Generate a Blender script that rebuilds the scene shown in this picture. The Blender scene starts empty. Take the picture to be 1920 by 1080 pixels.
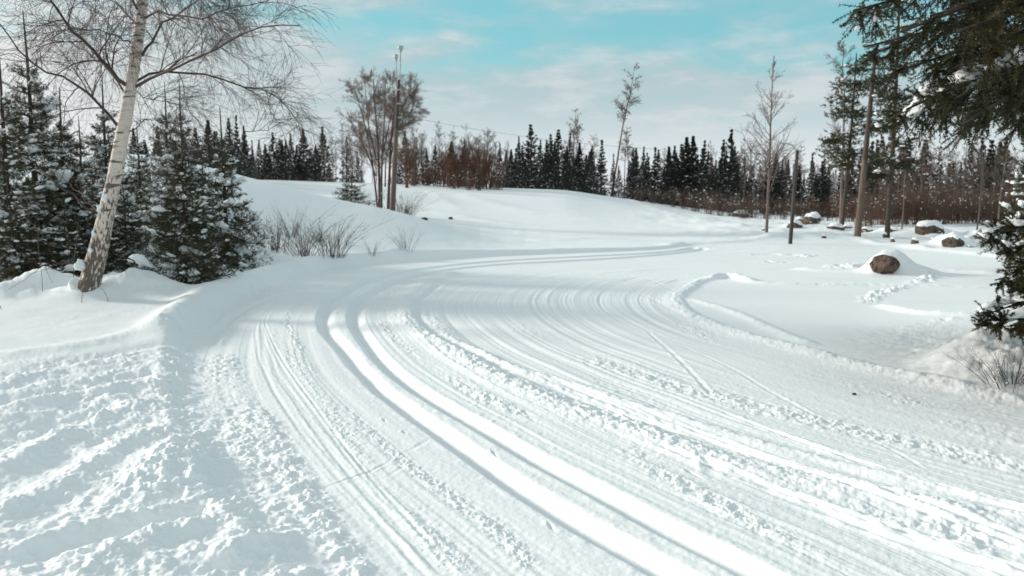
import bpy, math, random
import numpy as np
R = math.radians
scene = bpy.context.scene
COL = scene.collection

# ------------------------------------------------------------------ camera, sky, sun, exposure
CAM_H, FPX, HOR = 1.40, 1507.0, 372.0          # eye height, focal length in px of a 1920 wide frame, horizon row
PITCH = math.atan((540 - HOR) / FPX)
cam_d = bpy.data.cameras.new('camera')
cam = bpy.data.objects.new('camera', cam_d); COL.objects.link(cam)
cam.location = (0, 0, CAM_H)
cam.rotation_euler = (math.pi / 2 - PITCH, 0, 0)
cam_d.sensor_width = 36.0
cam_d.lens = 36.0 * FPX / 1920.0
cam_d.clip_start = 0.05; cam_d.clip_end = 5000
cam_d.dof.use_dof = True
cam_d.dof.focus_distance = 5.0
cam_d.dof.aperture_fstop = 3.2
scene.camera = cam

SUN_EL, SUN_AZ = R(16.0), R(20.0)               # azimuth: degrees forward of due left
sd_ = (-math.cos(SUN_EL) * math.cos(SUN_AZ), math.cos(SUN_EL) * math.sin(SUN_AZ), math.sin(SUN_EL))
sl = bpy.data.lights.new('sun', 'SUN'); sl.energy = 3.9; sl.angle = R(8.0); sl.color = (1.0, 0.93, 0.84)
sun = bpy.data.objects.new('sun', sl); COL.objects.link(sun)
from mathutils import Vector, Matrix
sun.rotation_euler = Vector(sd_).to_track_quat('Z', 'Y').to_euler()

world = bpy.data.worlds.new('World'); scene.world = world; world.use_nodes = True
wt = world.node_tree; wt.nodes.clear()
def WN(t, **k):
    n = wt.nodes.new(t)
    for a, b in k.items(): setattr(n, a, b)
    return n
wl = wt.links.new
def wmath(op, a, b=None, clamp=False):
    n = WN('ShaderNodeMath', operation=op, use_clamp=clamp)
    for i, v in enumerate((a, b)):
        if v is None: continue
        if isinstance(v, (int, float)): n.inputs[i].default_value = v
        else: wl(v, n.inputs[i])
    return n.outputs[0]
def wmix(f, a, b, mode='MIX'):
    n = WN('ShaderNodeMix', data_type='RGBA', blend_type=mode)
    if isinstance(f, (int, float)): n.inputs[0].default_value = f
    else: wl(f, n.inputs[0])
    for i, v in ((6, a), (7, b)):
        if isinstance(v, tuple): n.inputs[i].default_value = (*v, 1)
        else: wl(v, n.inputs[i])
    return n.outputs[2]
def wsmooth(v, a, b):
    n = WN('ShaderNodeMapRange', interpolation_type='SMOOTHSTEP')
    wl(v, n.inputs[0]); n.inputs[1].default_value = a; n.inputs[2].default_value = b
    return n.outputs[0]
sky = WN('ShaderNodeTexSky', sky_type='NISHITA', sun_disc=False, sun_elevation=SUN_EL, sun_rotation=-(math.pi / 2 - SUN_AZ))
sky.air_density = 1.0; sky.dust_density = 0.6; sky.ozone_density = 1.0
tc = WN('ShaderNodeTexCoord')
sep = WN('ShaderNodeSeparateXYZ'); wl(tc.outputs['Generated'], sep.inputs[0])
el = wmath('ARCSINE', sep.outputs[2]); el = wmath('MULTIPLY', el, 180 / math.pi)
az = wmath('ARCTAN2', sep.outputs[0], sep.outputs[1]); az = wmath('MULTIPLY', az, 180 / math.pi)
mp = WN('ShaderNodeMapping'); mp.inputs['Scale'].default_value = (3.0, 3.0, 11.0); mp.inputs['Rotation'].default_value = (0, R(7), 0)
mp.inputs['Location'].default_value = (0.3, 0.0, 0.4)
wl(tc.outputs['Generated'], mp.inputs[0])
nz = WN('ShaderNodeTexNoise'); nz.inputs['Scale'].default_value = 1.25; nz.inputs['Detail'].default_value = 6; nz.inputs['Roughness'].default_value = 0.5
nz.inputs['Distortion'].default_value = 0.5
wl(mp.outputs[0], nz.inputs['Vector'])
nz2 = WN('ShaderNodeTexNoise'); nz2.inputs['Scale'].default_value = 3.4; nz2.inputs['Detail'].default_value = 5; nz2.inputs['Roughness'].default_value = 0.6
wl(mp.outputs[0], nz2.inputs['Vector'])
blue = wmix(1.0, sky.outputs[0], (0.075, 0.135, 0.125), 'MULTIPLY')     # the open sky, Nishita at about a tenth
blue = wmix(0.6, blue, (0.27, 0.60, 0.67))
hi = wsmooth(el, 2.5, 13.5)                      # thinner cloud higher up
lf = wsmooth(az, -26.0, 6.0)                    # thicker towards the sun at the left
cov = wmath('ADD', wmath('MULTIPLY', hi, 0.33), wmath('MULTIPLY', lf, 0.18))
cov = wmath('MULTIPLY', cov, wmath('SUBTRACT', 1.0, wmath('MULTIPLY', wsmooth(el, 17.0, 35.0), 0.75)))
raw = wmath('SUBTRACT', wmath('ADD', wmath('MULTIPLY', nz.outputs[0], 1.35), wmath('MULTIPLY', nz2.outputs[0], 0.62)), cov)
mask = wsmooth(raw, 0.25, 0.74)
ccol = wmix(wsmooth(el, 0.0, 8.0), (0.74, 0.78, 0.80), (0.435, 0.55, 0.58))
ccol = wmix(wmath('MULTIPLY', wsmooth(nz2.outputs[0], 0.45, 0.72), 0.5), ccol, (0.72, 0.73, 0.74))
ccol = wmix(wmath('SUBTRACT', 1.0, wsmooth(az, -40.0, -8.0)), ccol, (0.80, 0.80, 0.80))
ccol = wmix(wsmooth(el, 16.0, 35.0), ccol, (0.50, 0.565, 0.59))      # brighter thin overcast overhead
colr = wmix(mask, blue, ccol)
bg = WN('ShaderNodeBackground'); wl(colr, bg.inputs[0]); bg.inputs[1].default_value = 1.0
wo = WN('ShaderNodeOutputWorld'); wl(bg.outputs[0], wo.inputs[0])

scene.view_settings.view_transform = 'Standard'; scene.view_settings.look = 'None'
scene.view_settings.exposure = 0.13; scene.view_settings.gamma = 1.0
scene.render.engine = 'CYCLES'
scene.cycles.max_bounces = 5; scene.cycles.diffuse_bounces = 3; scene.cycles.transparent_max_bounces = 4

# ------------------------------------------------------------------ helpers
def rayd(px, py):
    a = (px - 960) / FPX; b = (540 - py) / FPX
    return np.array([a, math.cos(PITCH) + b * math.sin(PITCH), -math.sin(PITCH) + b * math.cos(PITCH)])
def on_plane(px, py, z=0.0):
    d = rayd(px, py); t = (z - CAM_H) / d[2]
    return np.array([d[0] * t, d[1] * t])
def at(px, py, D):
    d = rayd(px, py); t = D / d[1]
    return np.array([d[0] * t, D, CAM_H + d[2] * t])

def _h(xi, yi, seed):
    n = (xi.astype(np.int64) * 374761393 + yi.astype(np.int64) * 668265263 + seed * 974634777) & 0xFFFFFFFF
    n = ((n ^ (n >> 13)) * 1274126177) & 0xFFFFFFFF
    n = (n ^ (n >> 16)) & 0xFFFFFF
    return n / float(0xFFFFFF)
def vn(x, y, seed=0):
    xf = np.floor(x); yf = np.floor(y); u = x - xf; v = y - yf
    u = u * u * u * (u * (u * 6 - 15) + 10); v = v * v * v * (v * (v * 6 - 15) + 10)
    a = _h(xf, yf, seed); b = _h(xf + 1, yf, seed); c = _h(xf, yf + 1, seed); d = _h(xf + 1, yf + 1, seed)
    return (a + (b - a) * u + (c - a) * v + (a - b - c + d) * u * v) * 2 - 1
def fbm(x, y, seed=0, oct=4, g=0.5):
    s = 0; a = 1; t = 0
    for i in range(oct):
        cx, sx = math.cos(i * 1.3 + .4), math.sin(i * 1.3 + .4)
        s = s + a * vn(x * cx - y * sx, x * sx + y * cx, seed + i * 17); t += a; a *= g; x = x * 2.03; y = y * 2.03
    return s / t
def sst(a, b, x):
    t = np.clip((x - a) / (b - a), 0, 1); return t * t * (3 - 2 * t)
def gauss(d, w): return np.exp(-(d / w) ** 2)

def catmull(P, step=0.15, tot=None):
    P = np.asarray(P, float); P = np.vstack([2 * P[0] - P[1], P, 2 * P[-1] - P[-2]])
    out = []
    for i in range(1, len(P) - 2):
        L = np.linalg.norm(P[i + 1] - P[i]); n = max(2, int(L / step) + 1) if tot is None else tot
        n = min(n, 8)
        t = np.linspace(0, 1, n, endpoint=False)[:, None]
        p0, p1, p2, p3 = P[i - 1:i + 3]
        out.append(0.5 * ((2 * p1) + (-p0 + p2) * t + (2 * p0 - 5 * p1 + 4 * p2 - p3) * t ** 2 + (-p0 + 3 * p1 - 3 * p2 + p3) * t ** 3))
    out.append(P[-2:-1])
    return np.vstack(out)

class Curve:
    """ground curve given by points; sd() = distance (positive on its left side) and arc length"""
    def __init__(s, pts, z=0.0, world=False, step=0.18):
        W = np.array(pts, float) if world else np.array([on_plane(p[0], p[1], z) for p in pts])
        s.P = catmull(W, step)
        s.len = np.concatenate([[0], np.cumsum(np.linalg.norm(np.diff(s.P, axis=0), axis=1))])
    def sd(s, X, Y):
        best = np.full(X.shape, 1e18); sg = np.ones(X.shape); arc = np.zeros(X.shape)
        for i in range(len(s.P) - 1):
            a = s.P[i]; d = s.P[i + 1] - a; L2 = d @ d
            if L2 < 1e-12: continue
            t = np.clip(((X - a[0]) * d[0] + (Y - a[1]) * d[1]) / L2, 0, 1)
            ex = X - a[0] - t * d[0]; ey = Y - a[1] - t * d[1]
            q = ex * ex + ey * ey; m = q < best
            best = np.where(m, q, best)
            sg = np.where(m, np.sign(d[0] * ey - d[1] * ex), sg)
            arc = np.where(m, s.len[i] + t * math.sqrt(L2), arc)
        return np.sqrt(best) * sg, arc
    def local(s, X, Y, margin):
        lo = s.P.min(0) - margin; hi = s.P.max(0) + margin
        return np.nonzero((X > lo[0]) & (X < hi[0]) & (Y > lo[1]) & (Y < hi[1]))[0]

# ------------------------------------------------------------------ the lie of the land
FOOT = Curve([(1.6, -0.6), (0.75, 0.7)] + [tuple(on_plane(*p)) for p in
      [(640, 1180), (578, 1080), (555, 1017), (481, 945), (433, 905), (409, 849), (385, 801), (363, 728), (366, 671), (385, 625), (420, 588), (468, 555),
       (538, 527), (613, 508), (688, 497), (788, 489.5), (888, 483.5), (960, 480), (1038, 477), (1140, 473), (1230, 468), (1275, 463), (1290, 459)]] + [(4.6, 27.5), (1.5, 30.5)], world=True)
G1 = Curve([(1330, 1130), (1244, 1076), (1122, 1007), (1033, 954), (944, 897), (878, 852), (811, 803), (722, 740), (674, 694), (637, 650), (612, 620), (607, 594), (620, 567), (650, 545),
            (696, 524), (782, 506), (850, 497), (925, 490), (1010, 485), (1100, 481), (1200, 476), (1262, 470), (1300, 464)])
G2 = Curve([(1500, 1130), (1389, 1066), (1244, 993), (1100, 915), (989, 856), (900, 803), (811, 751), (731, 694), (690, 649), (668, 613), (663, 590), (675, 565), (708, 542),
            (757, 522), (828, 508), (890, 500), (960, 494), (1050, 489), (1150, 484), (1230, 478), (1290, 471), (1318, 465)])
RB = Curve([(2150, 800), (1912, 755), (1797, 732), (1681, 701), (1585, 678), (1488, 651), (1392, 628), (1326, 605), (1284, 582), (1272, 559), (1296, 539), (1330, 524), (1365, 519)])

MX = np.array([-60, -30, -16, -10.9, -8.1, -6.6, -5.6, -4.3, -3.3, -1.8, -1.0, .4, 2, 60.])
MZ = np.array([3.2, 2.8, 2.5, 2.4, 1.75, 1.52, 1.34, 1.12, .86, .43, .19, .02, 0, 0])
HX = np.array([-90, -40, -16, 0, 4, 8, 12, 17.5, 24, 200.])
HZ = np.array([2.6, 2.5, 2.35, 2.12, 2.0, 1.45, 0.85, 0.20, 0.0, 0])
def smooth_interp(x, xs, ys):
    return (np.interp(x - 0.8, xs, ys) + np.interp(x, xs, ys) * 2 + np.interp(x + 0.8, xs, ys)) / 4
def large(X, Y, dL=None, aL=None):
    if dL is None: dL, aL = FOOT.sd(X, Y)
    far = sst(26, 32, Y)
    hp = np.interp(Y, [0, 4, 7, 10, 15, 20, 25], [.025, .035, .09, .15, .14, .11, .05])
    w = np.interp(Y, [0, 5, 8, 12, 20], [.18, .22, .34, .26, .28])
    z = hp * sst(0, 1, dL / w) * (1 - far) + .10 * gauss(dL - .38, .19) * sst(6.8, 8.5, Y) * (1 - sst(17, 22, Y)) * (dL > 0)
    # mound on the left of the bend
    df = np.interp(X, [-12, -7, -3, 0, 2], [14.5, 15.6, 17.0, 19.0, 21.5])
    dc = 25.0
    up = sst(0, 1, (Y - df) / (dc - df)); dn = 1 - 0.85 * sst(26, 38, Y)
    z = z + smooth_interp(X * 25.0 / np.clip(Y, 18, 40), MX, MZ) * up * np.where(Y > dc, dn, 1) * (X < 6)
    # broad hill beyond
    z = z + smooth_interp(X * 60 / np.clip(Y, 40, 90), HX, HZ) * sst(26, 60, Y) * (1 - 0.22 * sst(62, 90, Y)) - 0.0 \
        - 0.85 * 0 * X
    # left ground rises a little under the spruces
    z = z + 0.35 * sst(-4.5, -9, X) * sst(9.5, 15, Y) * (1 - sst(22, 30, Y))
    # hummocky stony strip on the right
    st = sst(25.5, 28.5, Y + 0.12 * (X - 10)) * sst(4, 10, X) * (1 - sst(42, 52, Y))
    z = z + st * (0.16 + 0.14 * fbm(X * .8, Y * .8, 5, 3))
    # hollow field of untouched snow on the right, bank at its near edge
    z = z + 0.05 * fbm(X * .12, Y * .12, 9, 2) * sst(8, 20, np.hypot(X, Y))
    z = z + 0.10 * sst(3.9, 5.6, X) * (1 - sst(8.3, 10.5, Y)) * sst(4.0, 5.5, Y)
    # far land keeps rolling
    z = z + 2.5 * sst(110, 320, Y) * (1 + .5 * fbm(X * .01, Y * .01, 3, 2))
    return z
def ground_hit(px, py, lo=3.0, hi=200.0):
    d = rayd(px, py); ts = np.geomspace(lo, hi, 1400) / d[1]
    X, Y, Z = d[0] * ts, d[1] * ts, CAM_H + d[2] * ts
    g = large(X, Y); k = np.nonzero(Z <= g)[0]
    k = k[0] if len(k) else len(ts) - 1
    return float(X[k]), float(Y[k])
def ground_z(x, y):
    return float(large(np.array([float(x)]), np.array([float(y)]))[0])
def on_ground(px, py):
    x, y = ground_hit(px, py); return (x, y, ground_z(x, y))

# stones of the right hand strip: foot point, width and height in the view, description
ST = [(1387, 408, 26, 9, 'small flat stone farthest left in the stony strip'), (1490, 428, 24, 11, 'stone right behind the lamp pole foot'), (1520, 420, 30, 14, 'dark squat stone right of the lamp pole'), (1497, 417, 14, 7, 'little stone above the one at the lamp pole foot'), (1566, 431, 26, 8, 'flat stone half buried before the pine foot'),
      (1590, 430, 18, 6, 'small flat stone touching the leaning pole foot on its left'), (1625, 436, 18, 7, 'small stone just right of the leaning pole foot'), (1740, 441, 48, 19, 'largest dark stone with a snow cap in the strip'), (1786, 466, 36, 21, 'brown angular stone in front at the right of the strip'), (1812, 460, 26, 12, 'dark low stone touching the brown angular one'),
      (1715, 460, 12, 11, 'small upright stone left of the brown angular one'), (1659, 445, 9, 7, 'pebble sized stone left in the snow bumps'), (1674, 453, 8, 5, 'pebble sized stone under the snow bumps'), (1749, 453, 10, 5, 'pebble below the largest stone'), (1768, 450, 14, 7, 'small stone between the largest and the brown one'),
      (1676, 437, 14, 8, 'small dark stone above the pebbles'), (1818, 467, 26, 5, 'thin flat stone under the lowest spruce branch'), (1432, 432, 6, 3, 'tiny dark stone left of the lamp pole'), (1848, 450, 30, 16, 'stone under the low spruce branch at the right edge'), (1545, 446, 8, 4, 'tiny stone in the snow below the flat ones'),
      (1740, 467, 16, 3, 'sliver of dark stone before the pebbles')]

def terrain_height(X, Y):
    dL, aL = FOOT.sd(X, Y)
    z = large(X, Y, dL, aL)
    r = np.hypot(X, Y)
    d1, a1 = G1.sd(X, Y); d2, a2 = G2.sd(X, Y); dR, aR = RB.sd(X, Y)
    nearw = 1 - sst(30, 45, Y)
    inside = sst(0.02, -0.10, dL)
    # ---- groomed snow: long striations that follow the bend
    u = np.where(d1 > 0, d1, 0)
    wR = np.abs(d2) / (np.abs(d2) + np.abs(dR) + 1e-6)
    tcoord = np.where(d2 < 0, 4.5 * wR, -d2)
    groom = inside * nearw * np.where(d2 < 0, sst(-.04, .03, -dR * 0 + dR + .03), 1)
    along = a2
    low = fbm(along * .25, tcoord * 1.2, 40, 2)
    stri = (vn(tcoord * 9, along * .18, 41) * .0042 + vn(tcoord * 23, along * .22, 42) * .0032 + vn(tcoord * 52, along * .35, 43) * .0018)
    stri = stri * (0.55 + 0.6 * low) * np.where(d2 < 0, 1.9, 1.15)
    clean = sst(.02, .12, np.minimum(np.abs(d1), np.abs(d2)))
    strip = (1 - gauss(d1, .30) * .75)
    z = z + groom * stri * clean * strip
    z = z + groom * .012 * fbm(tcoord * 1.1, along * .25, 44, 3)
    # grainy crumbs, patchy
    patch = sst(.05, .5, fbm(tcoord * 2.2, along * .35, 47, 3))
    crumbs = np.clip(fbm(X * 22, Y * 22, 48, 2), 0, 1)
    z = z + groom * patch * crumbs * .007 * clean * (1 - sst(14, 22, r))
    # ---- the two ski grooves: steep outer wall, long inner wall
    for C, d, a, seed in ((G1, d1, a1, 50), (G2, d2, a2, 51)):
        e = -d + .006 * vn(a * 2.2, a * 0, seed)                # positive towards the inside of the bend
        wid = np.interp(Y, [0, 6, 9, 13, 30], [1.0, 1.0, 1.25, 1.45, 2.0])
        e = e / wid
        dep = .060 * np.interp(Y, [0, 9, 13, 20, 26, 32], [1, 1, 1.6, 1.7, 1.5, .6])
        prof = np.where(e < 0, 1 - sst(-.058, -.008, -(-e)), 1 - sst(.0, .115, e))
        prof = np.where(e < 0, sst(-.074, -.004, e), 1 - sst(.002, .118, e))
        z = z - dep * prof * nearw
        lip = gauss(e + .085, .022) * .003 + gauss(e - .135, .02) * .002
        z = z + lip * (0.5 + vn(a * 14, a * 0 + e * 10, seed + 5)) * (1 - sst(9, 14, r))
    # ---- helper for drawn features
    def feat(pts, fn, zpl=0.0, margin=.6, world=False):
        nonlocal z
        C = Curve(pts, zpl, world); k = C.local(X, Y, margin)
        if len(k) == 0: return
        d, a = C.sd(X[k], Y[k]); L = C.len[-1]
        ends = sst(0, .25, a) * sst(0, .25, L - a)
        m = (np.abs(d) < margin)
        z[k] = z[k] + np.where(m, fn(d, a, X[k], Y[k]) * ends, 0)
    def ridge(w, h, lump=.5, f=9, seed=0, skew=0.0):
        def fn(d, a, x, y):
            n = fbm(x * f, y * f, seed, 3)
            dd = d + w * .22 * vn(a * 1.6, a * 0, seed + 3)
            e = np.where(dd > 0, dd / (w * (1 + skew)), dd / (w * (1 - skew)))
            return h * np.exp(-e * e) * (1 + lump * n * .9) + (abs(h) * .16 * lump * np.exp(-e * e * .4) * np.clip(fbm(x * f * 3, y * f * 3, seed + 7, 2) * 2, -.5, 1) if f > 4 else 0)
        return fn
    def groove(w, h, seed=0):
        def fn(d, a, x, y):
            dd = d + .01 * vn(a * 1.3, a * 0, seed)
            return -h * gauss(dd, w) + h * .45 * gauss(np.abs(dd) - w * 1.9, w * .8) * (1 + vn(a * 18, d * 30, seed + 1))
        return fn
    def crumb(w, h, f=16, seed=0):
        def fn(d, a, x, y):
            n = fbm(x * f * 1.5, y * f * 1.5, seed, 3, .6); n2 = fbm(x * f * .35, y * f * .35, seed + 9, 2)
            return gauss(d + w * .3 * n2, w) * np.clip(.75 + 1.1 * vn(a * .9, a * 0 + 3, seed + 4), .05, 1.5) * h * (.46 if f > 10 else .62) * (.2 + np.clip(n * 2.4, -.7, 1) * .75 + .4 * n2)
        return fn
    # crumbly lines left of the grooves
    feat([(1011, 1090), (944, 1004), (856, 938), (744, 853), (656, 773), (589, 702), (553, 640), (540, 600), (560, 570), (600, 548)], crumb(.045, .020, 26, 60))
    feat([(900, 1090), (833, 1030), (740, 930), (687, 872), (633, 790), (560, 690), (525, 640), (512, 600), (530, 570), (585, 540)], crumb(.07, .012, 24, 61))
    for k, off in enumerate((0, 10, 29, 37, 62)):
        feat([(865 - off, 1090), (800 - off, 1010), (700 - off, 900), (620 - off, 800), (545 - off * .8, 700), (510 - off * .5, 640), (498 - off * .2, 600), (520, 562)], groove(.010 + .003 * (k % 3), (.004, .0022, .0035, .0018, .003)[k], 70 + k))
    # trodden soft strip between bank and groomed snow
    feat([(690, 1120), (640, 1041), (578, 935), (530, 849), (470, 745), (453, 700)], crumb(.07, .030, 12, 62))
    feat([(640, 1120), (600, 1041), (530, 945), (470, 860), (430, 770), (410, 710), (420, 660)], crumb(.16, .022, 12, 63))
    # right of the grooves: broken line, broad ridge, trough, thin ridge, two crumb bands
    feat([(1720, 1130), (1581, 1070), (1389, 969), (1290, 918), (1196, 868), (1050, 812), (933, 759), (822, 696), (756, 647), (715, 605), (706, 578), (730, 552), (775, 530)], crumb(.065, .024, 17, 64))
    feat([(2100, 1030), (1918, 985), (1680, 940), (1437, 885), (1293, 845), (1193, 812), (1081, 775), (1007, 742), (915, 699), (822, 648), (774, 613), (757, 588), (765, 557), (800, 529), (860, 512)], ridge(.15, .042, .25, 20, 65))
    feat([(1437, 885), (1293, 845), (1193, 812), (1081, 775), (1007, 742), (915, 699), (822, 648), (774, 613), (757, 588)], crumb(.12, .020, 15, 66))
    feat([(1293, 820), (1081, 748), (1000, 715), (905, 676), (840, 645), (800, 614), (785, 588), (792, 562), (826, 533)], groove(.05, .018, 67))
    feat([(2000, 990), (1919, 960), (1678, 897), (1485, 849), (1293, 791), (1193, 762), (1081, 722), (970, 689), (859, 644), (822, 612), (806, 590)], ridge(.055, .020, .5, 16, 68))
    feat([(1900, 990), (1700, 940), (1500, 890), (1350, 845), (1200, 795), (1081, 750), (970, 708), (880, 668)], crumb(.05, .020, 18, 69))
    feat([(2050, 915), (1919, 878), (1726, 834), (1533, 791), (1341, 743), (1220, 709), (1100, 671), (1044, 648), (970, 607)], crumb(.13, .019, 15, 75))
    feat([(1760, 770), (1681, 744), (1565, 713), (1450, 674), (1353, 647), (1296, 617), (1238, 590)], crumb(.11, .013, 15, 76))
    feat([(1800, 1120), (1700, 1060), (1540, 1000), (1380, 930), (1260, 880), (1150, 832)], crumb(.10, .030, 9, 77))
    feat([(1960, 1060), (1800, 1000), (1600, 950), (1400, 890)], crumb(.09, .022, 12, 78))
    feat([(2000, 1110), (1850, 1060), (1650, 1000), (1500, 940)], groove(.03, .018, 79))
    for k, (dx, dy) in enumerate(((0, 0), (60, 30), (-30, 45), (90, -20), (30, 62))):
        feat([(2050 + dx, 1060 + dy), (1800 + dx, 975 + dy), (1500 + dx, 880 + dy), (1250 + dx, 790 + dy)], groove(.015, .012, 82 + k))
    # right berm and the loops of the field
    feat([(2150, 800), (1912, 755), (1797, 732), (1681, 701), (1585, 678), (1488, 651), (1392, 628), (1326, 605), (1284, 582), (1272, 559), (1296, 539), (1330, 524), (1365, 519), (1419, 530)], ridge(.12, .038, .45, 14, 90, 0.3), margin=.7)
    feat([(1330, 524), (1365, 518), (1419, 531), (1527, 535), (1681, 537), (1835, 540), (1960, 542)], ridge(.13, .04, .35, 7, 91))
    feat([(1292, 560), (1353, 578), (1404, 597), (1488, 634), (1540, 650)], ridge(.08, .025, .4, 12, 92))
    feat([(1423, 489), (1500, 494), (1570, 498), (1640, 499)], crumb(.45, .09, 3.2, 93), margin=1.2)
    feat([(1480, 503), (1560, 508), (1650, 511), (1743, 507), (1860, 511), (1960, 514)], ridge(.15, .05, .3, 5, 94))
    feat([(1385, 478), (1450, 476), (1530, 480)], crumb(.4, .07, 3, 95), margin=1.2)
    feat([(1750, 515), (1720, 531), (1658, 547), (1631, 560), (1642, 575), (1681, 586)], crumb(.13, .07, 6, 96))
    feat([(1642, 572), (1681, 583), (1739, 594), (1816, 601), (1850, 603)], ridge(.09, .05, .3, 7, 97))
    feat([(1500, 650), (1560, 640), (1640, 643), (1700, 630), (1760, 612), (1810, 604)], crumb(.14, .05, 8, 98))
    feat([(1240, 462), (1330, 456), (1540, 447), (1725, 465), (1862, 479), (1960, 488)], ridge(.25, .07, .4, 2, 99), margin=1.4)
    # lone ski marks across the groomed snow
    for k, (pts, w, h) in enumerate([
        ([(1211, 620), (1257, 659), (1296, 697), (1342, 748)], .018, .018), ([(1276, 647), (1373, 690), (1450, 736), (1530, 781), (1600, 812)], .016, .014),
        ([(963, 603), (1020, 588), (1081, 570), (1140, 563)], .02, .008), ([(590, 920), (650, 898), (700, 880), (745, 855)], .010, .016),
        ([(745, 855), (790, 832), (815, 815)], .016, .012), ([(1210, 520), (1260, 545), (1300, 580)], .03, .012),
        ([(1170, 540), (1230, 565), (1290, 600)], .03, .012), ([(1300, 840), (1325, 870), (1345, 905)], .03, .03), ([(1232, 812), (1240, 842)], .02, .02),
        ([(700, 905), (745, 880), (790, 850)], .012, .01), ([(1600, 812), (1680, 850), (1760, 900)], .012, .010)]):
        feat(pts, groove(w, h * .26, 110 + k), margin=.4)
    # tracks over the open hill
    def hill(pts, w, h, s):
        W = [ground_hit(*p) for p in pts]
        feat(W, ridge(w, h * .45, .15, .6, s), margin=w * 3, world=True)
    hill([(863, 366), (923, 381), (997, 399), (1116, 411), (1240, 416), (1400, 424)], .5, .16, 120)
    hill([(820, 398), (900, 412), (1000, 425), (1150, 432), (1300, 436)], .5, .10, 121)
    hill([(815, 362), (835, 378), (870, 395)], .4, .08, 122)
    hill([(1170, 372), (1210, 385), (1260, 400), (1330, 415)], .4, .12, 123)
    hill([(1000, 452), (1100, 448), (1200, 446), (1330, 446)], .4, .06, 124)
    hill([(960, 436), (1100, 440), (1240, 441)], .4, .06, 125)
    # ---- churned snow in the left foreground
    zp = .035
    dis = sst(.0, .12, dL) * (1 - sst(6.6, 7.3, Y - (X + 3.2) * .6)) 
    edge = gauss(dL - .12, .16) * (1 - sst(6.0, 8.5, Y))
    l1 = fbm(X * 4.2, Y * 4.2, 130, 4, .55)
    bil = np.abs(fbm(X * 5.0 + 3, Y * 5.0, 131, 3, .5)) * 4 - .6
    z = z + dis * (.019 * l1 + .011 * np.clip(bil, -1, 1) * (0.5 + .5 * fbm(X * 1.1, Y * 1.1, 132, 2)) + .0075 * np.clip(fbm(X * 17, Y * 17, 137, 3, .6) * 2, -.5, 1) * sst(-.4, .3, fbm(X * 2, Y * 2, 138, 2)) + .003 * fbm(X * 48, Y * 48, 139, 2))
    lumpz = np.clip(fbm(X * 9, Y * 9, 133, 3, .6) * 2, -.4, 1)
    z = z + edge * (.006 + .022 * lumpz) + edge * .02 * np.clip(fbm(X * 22, Y * 22, 134, 3), 0, 1)
    clod = sst(.25, .6, fbm(X * 13, Y * 13, 135, 2)) * sst(-.1, .4, fbm(X * 1.3, Y * 1.3, 136, 2))
    z = z + dis * clod * .015
    A = [  # crest lines and hollows, (points, width, height, lumpiness)
        ([(-60, 684), (0, 678), (96, 669), (169, 657), (250, 640), (308, 620), (345, 600)], .16, .055, .3),
        ([(-60, 720), (0, 712), (120, 692), (241, 670), (330, 650)], .16, -.075, .15),
        ([(-60, 740), (0, 728), (96, 706), (193, 690), (270, 668), (347, 662)], .10, .060, .5),
        ([(-60, 775), (0, 756), (120, 735), (241, 712), (320, 700)], .14, -.085, .2),
        ([(-60, 800), (0, 774), (82, 759), (168, 745), (289, 730), (340, 715)], .085, .065, .6),
        ([(-60, 850), (0, 826), (70, 800), (160, 775), (230, 755)], .22, -.11, .25),
        ([(-60, 900), (0, 875), (72, 841), (135, 807), (241, 769), (327, 764)], .09, .075, .8),
        ([(-60, 950), (0, 920), (80, 875), (160, 835), (240, 800), (330, 785)], .12, -.050, .4),
        ([(-60, 985), (0, 960), (120, 897), (202, 853), (289, 815), (350, 800)], .09, .060, .8),
        ([(0, 1000), (110, 940), (200, 900), (280, 860)], .11, -.045, .4),
        ([(230, 950), (290, 900), (340, 865), (395, 840)], .19, .12, .7),
        ([(-60, 1050), (0, 1036), (144, 993), (240, 968), (337, 950), (420, 930)], .05, .050, .5),
        ([(-60, 1076), (0, 1058), (100, 1030), (200, 1005), (330, 968), (440, 925)], .07, -.075, .1),
        ([(100, 1110), (207, 1051), (280, 1010), (360, 985), (470, 950)], .07, .060, .8),
        ([(300, 1040), (400, 990), (480, 960)], .06, -.040, .3),
        ([(340, 1075), (430, 1030), (500, 1010), (560, 985)], .06, .055, .6),
        ([(300, 1110), (361, 1075), (460, 1048), (560, 1020)], .05, -.060, .1),
        ([(560, 1110), (575, 1060), (600, 1030)], .05, .04, .6),
    ]
    for k, (pts, w, h, lu) in enumerate(A):
        feat(pts, ridge(w, h * .52, lu * .8, 12 + (k % 3) * 3, 140 + k), zp, margin=w * 3)
    # faint line of old prints on the smooth snow before the birch, rolls along the bank top
    feat([(-40, 606), (60, 601), (140, 590), (220, 582), (300, 570)], crumb(.10, .035, 5, 170), .16)
    feat([(330, 612), (345, 585), (390, 560), (450, 535), (520, 520)], crumb(.20, .05, 4, 171), .16)
    feat([(390, 640), (420, 600), (470, 568), (560, 536), (680, 512)], groove(.05, .02, 172), .05)
    # snow under the spruces, boulder mound, pile at right, little humps
    def hump(px, py, rx, ry, h, n=.2, s=0, zp_=0.0, p=2.0):
        nonlocal z
        cx, cy = on_plane(px, py, zp_)
        q = ((X - cx) / rx) ** 2 + ((Y - cy) / ry) ** 2
        k = np.nonzero(q < 9)[0]
        z[k] += h * np.exp(-q[k] ** (p / 2)) * (1 + n * fbm(X[k] * 5, Y[k] * 5, 180 + s, 3))
    hump(1665, 511, .40, .36, .33, .05, 1, 0, 3.4); hump(1722, 512, .36, .45, .15, .05, 2); hump(1655, 508, .5, .4, .07, .2, 8)
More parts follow.
